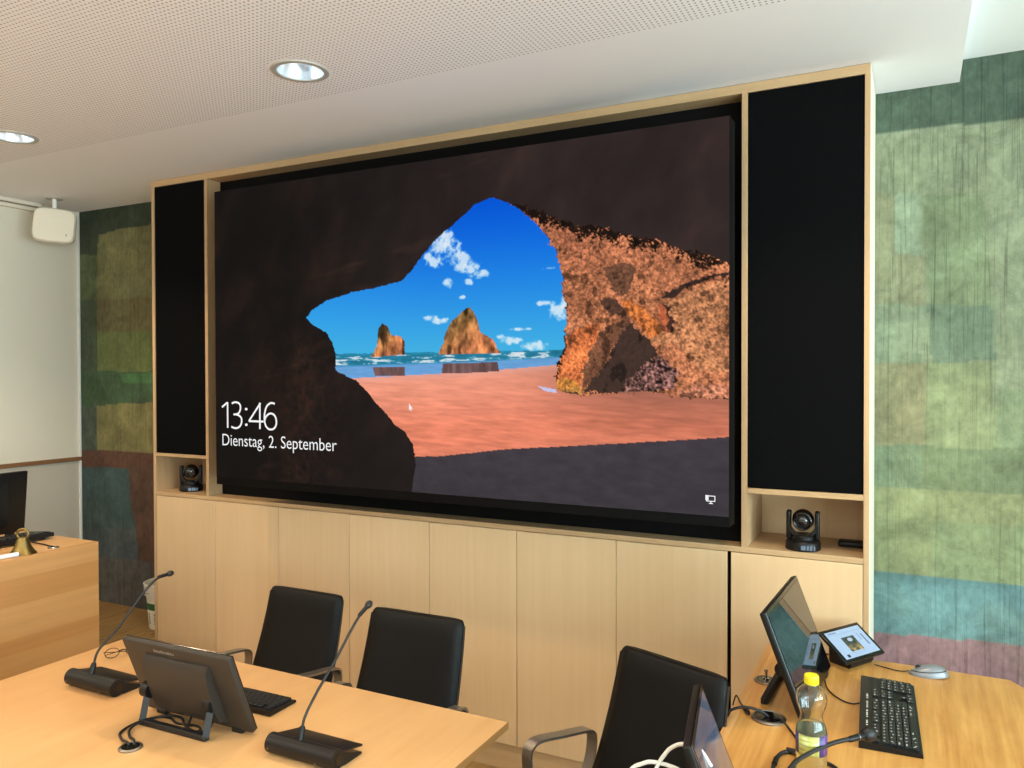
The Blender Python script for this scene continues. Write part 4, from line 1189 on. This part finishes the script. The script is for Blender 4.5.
# paper label wrapped round the lower body: pale yellow-green panel with violet ends and coloured bars
def label_mat():
    m, nt, p = new_mat('printed_bottle_label'); N = nt.nodes.new; L = nt.links.new
    tc = N('ShaderNodeTexCoord'); sp = N('ShaderNodeSeparateXYZ'); L(tc.outputs['Object'], sp.inputs[0])
    at = N('ShaderNodeMath'); at.operation = 'ARCTAN2'; L(sp.outputs['Y'], at.inputs[0]); L(sp.outputs['X'], at.inputs[1])
    mr = N('ShaderNodeMapRange'); L(at.outputs[0], mr.inputs['Value']); mr.inputs['From Min'].default_value = -PI; mr.inputs['From Max'].default_value = PI
    r = N('ShaderNodeValToRGB'); r.color_ramp.interpolation = 'CONSTANT'; e = r.color_ramp.elements
    e[0].position = 0; e[0].color = rgb(66, 58, 118); e[1].position = .125; e[1].color = rgb(206, 210, 120)
    for s_, c_ in ((.345, (64, 56, 116)), (.40, (120, 70, 130)), (.43, (64, 56, 116))):
        q = e.new(s_); q.color = rgb(*c_)
    L(mr.outputs['Result'], r.inputs['Fac'])
    ck = N('ShaderNodeTexBrick'); ck.inputs['Color1'].default_value = rgb(222, 224, 170); ck.inputs['Color2'].default_value = rgb(196, 204, 84); ck.inputs['Mortar'].default_value = rgb(176, 176, 96)
    ck.inputs['Scale'].default_value = 1; ck.inputs['Brick Width'].default_value = .19; ck.inputs['Row Height'].default_value = .011; ck.inputs['Mortar Size'].default_value = .0018
    cb = N('ShaderNodeCombineXYZ'); L(at.outputs[0], cb.inputs[0]); L(sp.outputs['Z'], cb.inputs[1]); L(cb.outputs[0], ck.inputs['Vector'])
    gt = N('ShaderNodeMath'); gt.operation = 'COMPARE'; gt.inputs[1].default_value = .235; gt.inputs[2].default_value = .10; L(mr.outputs['Result'], gt.inputs[0])
    mx = N('ShaderNodeMix'); mx.data_type = 'RGBA'; L(gt.outputs[0], mx.inputs['Factor']); L(r.outputs['Color'], mx.inputs['A']); L(ck.outputs['Color'], mx.inputs['B'])
    L(mx.outputs['Result'], p.inputs['Base Color']); p.inputs['Roughness'].default_value = .4
    return m
bm = bmesh.new(); lathe(bm, [(.0343, .086), (.0345, .086), (.0345, .134), (.0342, .134), (.0343, .086)], 56); obj('label_band', bm, label_mat(), bt, 'all')

# ------------------------------------------------------------------ cable outlets and cables
def make_outlet(label, loc, rz, name='cable_outlet', cat='cable outlet'):
    t = thing(name, label, cat, loc, R(rz), 'round cable outlets set in the tables')
    bm = bmesh.new(); lathe(bm, [(0, .0005), (.040, .0005), (.040, .004), (.037, .006), (.033, .0065), (.031, .004), (0, .004)], 40); obj('ring', bm, M_alu, t, True)
    bm = bmesh.new(); lathe(bm, [(0, .0045), (.0295, .0045), (.0295, .0058), (0, .0058)], 36); obj('cover', bm, M_black_gloss, t, True)
    return t
o1 = make_outlet('silver cable outlet with cables running into it, in front of the left monitor', (1.945, -1.622, .7402), 0)
c = copy_tree(o1); o1.scale = (.72, .72, .9); c.location = (3.368, -.716, .7402); c['label'] = 'silver cable outlet on the side table, between tilted monitor and bottle'; c.scale = (1.16, 1.16, 1.2)
c = copy_tree(o1); c.scale = (1, 1, 1); c.location = (3.317, -.442, .7402); c['label'] = 'dark cable outlet with a chrome post, behind the tall tilted monitor'; c.scale = (.9, .9, 1)
bm = bmesh.new(); lathe(bm, [(0, .0058), (.010, .0058), (.010, .009), (.0045, .011), (.0045, .028), (.007, .030), (.007, .036), (0, .038)], 20); obj('post', bm, M_chrome, c, True)
c = copy_tree(o1); c.location = (.425, -.842, .9482); c.scale = (.55, .55, .8); c['label'] = "small metal cable outlet near the far corner of the speaker's desk"

def cable(name, label, pts, r, mat=M_rubber, cat='cable', n=8):
    o = obj(name, tubem(pts, r, 10, n), mat, None, 'all'); return tag(o, label, cat)
zt = .7438
cable('monitor_cable', 'black cable looping under the left monitor to the silver outlet', [(1.975, -1.455, .766), (1.985, -1.475, .752), (2.005, -1.492, zt), (2.03, -1.478, zt), (2.0, -1.462, zt), (1.94, -1.474, zt), (1.895, -1.460, zt), (1.858, -1.472, zt), (1.842, -1.53, .7462), (1.850, -1.580, zt), (1.890, -1.606, zt), (1.925, -1.618, .750), (1.938, -1.621, .7462)], .0034)
cable('monitor_cable', 'second black cable crossing beneath the left monitor stand', [(2.052, -1.452, .768), (2.056, -1.474, .750), (2.035, -1.497, .7505), (1.985, -1.487, .7505), (1.93, -1.455, .7505), (1.880, -1.470, .7505), (1.856, -1.530, .7505), (1.866, -1.565, .747), (1.900, -1.590, .747), (1.936, -1.606, .753), (1.950, -1.616, .7465)], .0034)
cable('outlet_cable', 'black cable arching from the silver outlet over the edge behind the sideways chair', [(3.368, -.718, .7468), (3.345, -.730, .764), (3.305, -.745, .772), (3.268, -.757, .757), (3.248, -.770, .725), (3.236, -.778, .66), (3.230, -.785, .56)], .0038)
cable('plug_cable', 'thin black cable with a small plug near the side table edge', [(3.252, -.62, .720), (3.262, -.625, .752), (3.280, -.655, .7465), (3.296, -.685, .7465)], .0022)
bm = bmesh.new(); tube(bm, [Vector((3.294, -.682, .7475)), Vector((3.300, -.692, .7475)), Vector((3.312, -.713, .7475)), Vector((3.317, -.722, .7475))], [.004, .0062, .0062, .004], 10)
tag(obj('cable_plug', bm, M_black_plastic, None, True), 'small black plug lying at the end of the thin cable', 'plug')
cable('keyboard_cable', 'thin black cable between tilted monitor and black keyboard', [(3.478, -.36, .760), (3.483, -.39, .746), (3.500, -.445, .743), (3.535, -.496, .743), (3.566, -.512, .743), (3.588, -.508, .748)], .0021)
cable('outlet_cable', 'black cable running from the silver outlet past the bottle', [(3.384, -.722, .7468), (3.405, -.735, .752), (3.430, -.765, .743), (3.455, -.82, .743), (3.470, -.885, .743), (3.462, -.95, .743)], .0028)
cable('coiled_cable', 'thick black cable coil on the table left of the bottle', [(3.468, -.985, .7455), (3.478, -.940, .7455), (3.462, -.905, .7455), (3.438, -.905, .7455), (3.424, -.945, .7455), (3.424, -1.02, .7455), (3.436, -1.10, .7455)], .0048)
for q0, q1, rr, lab in (((3.440, -.899, .7479), (3.474, -.899, .7479), .0072, 'black sleeve on the back of the coiled cable beside the bottle'), ((3.4235, -.955, .7469), (3.4235, -.985, .7469), .0064, 'black sleeve on the near side of the coiled cable')):
    bm = bmesh.new(); tube(bm, [Vector(q0), Vector(q1)], [rr, rr], 14)
    tag(obj('cable_sleeve', bm, M_black_plastic, None, True), lab, 'clip')
cable('coiled_cable', 'black cable end on the table just right of the bottle', [(3.560, -1.02, .7455), (3.572, -.965, .7455), (3.552, -.930, .7455), (3.528, -.915, .7455)], .0048)
cable('white_cable', 'upper white cable bowing from the back of the small tilted monitor', [(3.350, -1.330, .880), (3.332, -1.345, .915), (3.313, -1.36, .928), (3.294, -1.36, .926), (3.278, -1.36, .917), (3.264, -1.36, .902), (3.244, -1.365, .865), (3.232, -1.40, .80), (3.250, -1.47, .760), (3.300, -1.53, .7450), (3.36, -1.60, .7447)], .0042, M_white_cable)
cable('white_cable', 'lower white cable lying in a flat curve in front of the sideways chair', [(3.34, -1.68, .7447), (3.285, -1.60, .7447), (3.215, -1.50, .785), (3.180, -1.40, .835), (3.191, -1.36, .853), (3.21, -1.36, .866), (3.229, -1.36, .875), (3.253, -1.36, .877), (3.27, -1.36, .876), (3.295, -1.362, .872), (3.325, -1.365, .858), (3.352, -1.36, .845)], .0042, M_white_cable)

# spectacles on the table
sp = thing('spectacles', 'folded dark-framed spectacles on the meeting table beside the left monitor', 'glasses', (1.342, -1.195, .7402), R(62))
bm = bmesh.new()
for s in (-1, 1):
    ring = [Vector((s * .032 + .022 * math.cos(a), .0, .018 + .016 * math.sin(a))) for a in np.linspace(0, 2 * PI, 25)[:-1]]
    tube(bm, ring, .0013, 6, closed=True)
tube(bm, [Vector((-.011, 0, .022)), Vector((0, -.002, .025)), Vector((.011, 0, .022))], .0013, 6)
obj('frame', bm, M_black_gloss, sp, True)
for s in (-1, 1):
    bm = bmesh.new(); tube(bm, spline([(s * .054, 0, .022), (s * .054, .012, .020), (s * .02, .016 + .006 * s, .016), (-s * .05, .02 + .006 * s, .006)], 6), .0014, 6)
    obj('temple', bm, M_black_gloss, sp, True)

# ------------------------------------------------------------------ bell, pen on the speaker's desk
be = thing('desk_bell', "small brass bell with a ring handle on the speaker's desk", 'bell', (.418, -.968, .9485), R(30))
bm = bmesh.new(); lathe(bm, [(.0, .068), (.016, .068), (.020, .064), (.024, .054), (.032, .030), (.042, .012), (.050, .003), (.052, .0), (.049, .0), (.040, .011), (.028, .03), (.018, .056), (0, .06)], 40)
obj('bell_body', bm, M_brass, be, True)
bm = bmesh.new(); tube(bm, [Vector((.023 * math.cos(a), 0, .082 + .020 * math.sin(a))) for a in np.linspace(0, 2 * PI, 33)[:-1]], .0052, 10, closed=True)
obj('handle', bm, M_brass, be, True)
pn = thing('marker_pen', "white marker pen lying in front of the bell on the speaker's desk", 'pen', (.445, -1.072, .9485), R(82))
bm = bmesh.new(); tube(bm, [Vector((-.07, 0, .009)), Vector((.045, 0, .009))], .0088, 18); obj('barrel', bm, M_white_trim, pn, True)
bm = bmesh.new(); tube(bm, [Vector((.044, 0, .0092)), Vector((.062, 0, .0092)), Vector((.064, 0, .0092))], [.0092, .0092, .008], 18); obj('cap', bm, M_label_white, pn, True)
cable('keyboard_cable', "short black cable from the keyboard to the outlet on the speaker's desk", [(.232, -.84, .965), (.275, -.838, .957), (.34, -.828, .9515), (.395, -.838, .9515), (.42, -.842, .9545)], .003)

# ------------------------------------------------------------------ bucket, ceiling device
bk = thing('bucket', 'white plastic bucket with green label behind the left end of the cabinet', 'bucket', (-.134, .196, .2355), R(-35)); bk.scale = (.86, .86, .97)
bm = bmesh.new()
lathe(bm, [(0, .0), (.112, .0), (.116, .004), (.132, .195), (.132, .200), (.144, .202), (.147, .262), (.150, .268), (.143, .270), (.137, .262), (.134, .205), (.113, .01), (0, .008)], 56)
obj('body', bm, M_bucket, bk, True)
bm = bmesh.new()
for z0, z1, mtl in ((.118, .158, 'g'),):
    A = []
    for z in (z0, z1):
        r = .1165 + (z - .004) / .191 * .016 + .0006
        A.append([bm.verts.new(Vector((r * math.cos(a), r * math.sin(a), z))) for a in np.linspace(R(150), R(330), 40)])
    for k in range(39): bm.faces.new((A[0][k], A[0][k + 1], A[1][k + 1], A[1][k]))
lb = obj('label_print', bm, M_green, bk, True); lb['label'] = 'green label print'
bm = bmesh.new()
for i, z0 in enumerate((.035, .048, .062, .076, .09)):
    r = .1165 + (z0 + .004) / .191 * .016 + .0008
    for k in range(6):
        a = R(196 + k * 24); M = Matrix.Rotation(a, 4, 'Z')
        box(bm, (r - .0004, -.008 + .002 * (i % 2), z0), (r + .0004, .006, z0 + .008), 0, 1, M)
obj('small_print', bm, plain('dark_green_small_print', (52, 66, 58), .6), bk)
bm = tubem([(-.10, -.105, .225), (-.125, -.10, .16), (-.135, -.09, .13), (-.12, -.11, .145), (-.06, -.145, .185), (.02, -.158, .215), (.10, -.12, .225)], .0022); obj('bail_handle', bm, M_alu, bk, 'all')

ap = thing('ceiling_device', 'white rounded square device hanging from the ceiling in the left corner', 'wireless device', (-.872, .02, ZC), R(46))
Mr = Matrix.Translation((0, -.005, -.166)) @ Matrix.Rotation(R(-4), 4, 'X') @ Matrix.Rotation(R(4.5), 4, 'Y')
bm = bmesh.new()
def sq(r_, w, h):
    out = []
    for a in np.linspace(0, 2 * PI, 65)[:-1]:
        c_, s_ = math.cos(a), math.sin(a); e = 2 / 5.0
        out.append((w * math.copysign(abs(c_) ** e, c_) * r_, h * math.copysign(abs(s_) ** e, s_) * r_))
    return out
rings = []
for (r_, y) in ((.0, -.030), (.80, -.030), (.93, -.027), (1.0, -.016), (1.0, .012), (.94, .026), (0, .028)):
    if r_ == 0: rings.append([bm.verts.new(Mr @ Vector((0, y, 0)))])
    else: rings.append([bm.verts.new(Mr @ Vector((p_[0], y, p_[1]))) for p_ in sq(r_, .114, .102)])
for A, B in zip(rings, rings[1:]):
    for k in range(64):
        k2 = (k + 1) % 64
        if len(A) == 1: bm.faces.new((A[0], B[k], B[k2]))
        elif len(B) == 1: bm.faces.new((A[k], A[k2], B[0]))
        else: bm.faces.new((A[k], A[k2], B[k2], B[k]))
obj('housing', bm, M_ap, ap, True)
bm = bmesh.new(); box(bm, (.070, -.0315, -.062), (.073, -.0298, -.048), 0, 1, Mr); obj('status_light', bm, M_black_plastic, ap)
bm = bmesh.new(); cyl(bm, (0, .0, -.075), (0, 0, -.004), .0125, 20); obj('stem', bm, M_white_trim, ap, True)
bm = bmesh.new(); cyl(bm, (0, .0, -.006), (0, 0, -.0002), .046, 32); obj('ceiling_plate', bm, M_ring, ap, True)

# ------------------------------------------------------------------ light
sc = bpy.context.scene
w = bpy.data.worlds.new('sky'); sc.world = w; w.use_nodes = True
bg = w.node_tree.nodes['Background']; bg.inputs['Color'].default_value = (0.62, 0.82, 1.0, 1); bg.inputs['Strength'].default_value = 0.6
def area(name, loc, rot, sx, sy, col, power, spread=180):
    l = bpy.data.lights.new(name, 'AREA'); l.shape = 'RECTANGLE'; l.size = sx; l.size_y = sy; l.color = col; l.energy = power; l.spread = R(spread)
    o = bpy.data.objects.new(name, l); C.objects.link(o); o.location = loc; o.rotation_euler = rot; return o
DAY = (0.70, 0.93, 1.0); WARM = (1.0, 0.78, 0.52)
for k, (a, b) in enumerate(wins):
    area('daylight', (X1 + .14, (a + b) / 2, 1.71), (0, R(90), 0), 1.75, b - a - .1, DAY, (70, 70, 70)[k])  # assumed daylight, through windows out of view
    area('daylight_from_ground', (X1 + .13, (a + b) / 2, 1.5), (0, R(128), 0), 1.2, b - a - .1, DAY, 56)  # added fill at the windows, tilted up to brighten the ceiling
# added fill lights, unseen behind the camera, washing the ceiling
area('fill_uplight', (0.1, -3.9, 2.15), (R(180), 0, 0), .5, 2.6, (1, .90, .79), 56)
area('fill_uplight', (2.6, -4.6, 2.15), (R(180), 0, 0), .5, 2.6, (.92, .97, 1.0), 64)
def spot(loc, power, col, ang=120, blend=.6, r=.05):
    l = bpy.data.lights.new('downlight_lamp', 'SPOT'); l.energy = power; l.color = col; l.spot_size = R(ang); l.spot_blend = blend; l.shadow_soft_size = r
    o = bpy.data.objects.new('downlight_lamp', l); C.objects.link(o); o.location = loc; return o
for i, (lx, ly) in enumerate(DOWNLIGHTS):
    spot((lx, ly, ZC - .002), (56, 52, 46, 52, 46, 52, 46)[i], WARM)  # lamps beyond the fitted downlights are out of view and assumed

# ------------------------------------------------------------------ camera
cd = bpy.data.cameras.new('camera'); cam = bpy.data.objects.new('camera', cd); C.objects.link(cam)
yaw, pitch, roll = .4713, -.0131, -.0024
f_ = Vector((-math.sin(yaw) * math.cos(pitch), math.cos(yaw) * math.cos(pitch), math.sin(pitch)))
r_ = Vector((math.cos(yaw), math.sin(yaw), 0)); u_ = r_.cross(f_)
c_, s_ = math.cos(roll), math.sin(roll)
r2 = r_ * c_ + u_ * s_; u2 = u_ * c_ - r_ * s_
M = Matrix((r2, u2, -f_)).transposed().to_4x4(); M.translation = Vector((3.7208, -2.9599, 1.6924))
cam.matrix_world = M
cd.sensor_width = 36.0; cd.lens = 788.56 / 1024 * 36.0; cd.clip_start = .02
sc.camera = cam
vs_ = sc.view_settings
sc.display_settings.display_device = 'sRGB'
vs_.view_transform = 'Standard'; vs_.look = 'None'; vs_.gamma = 1.0; vs_.use_curve_mapping = False
vs_.exposure = 0.0
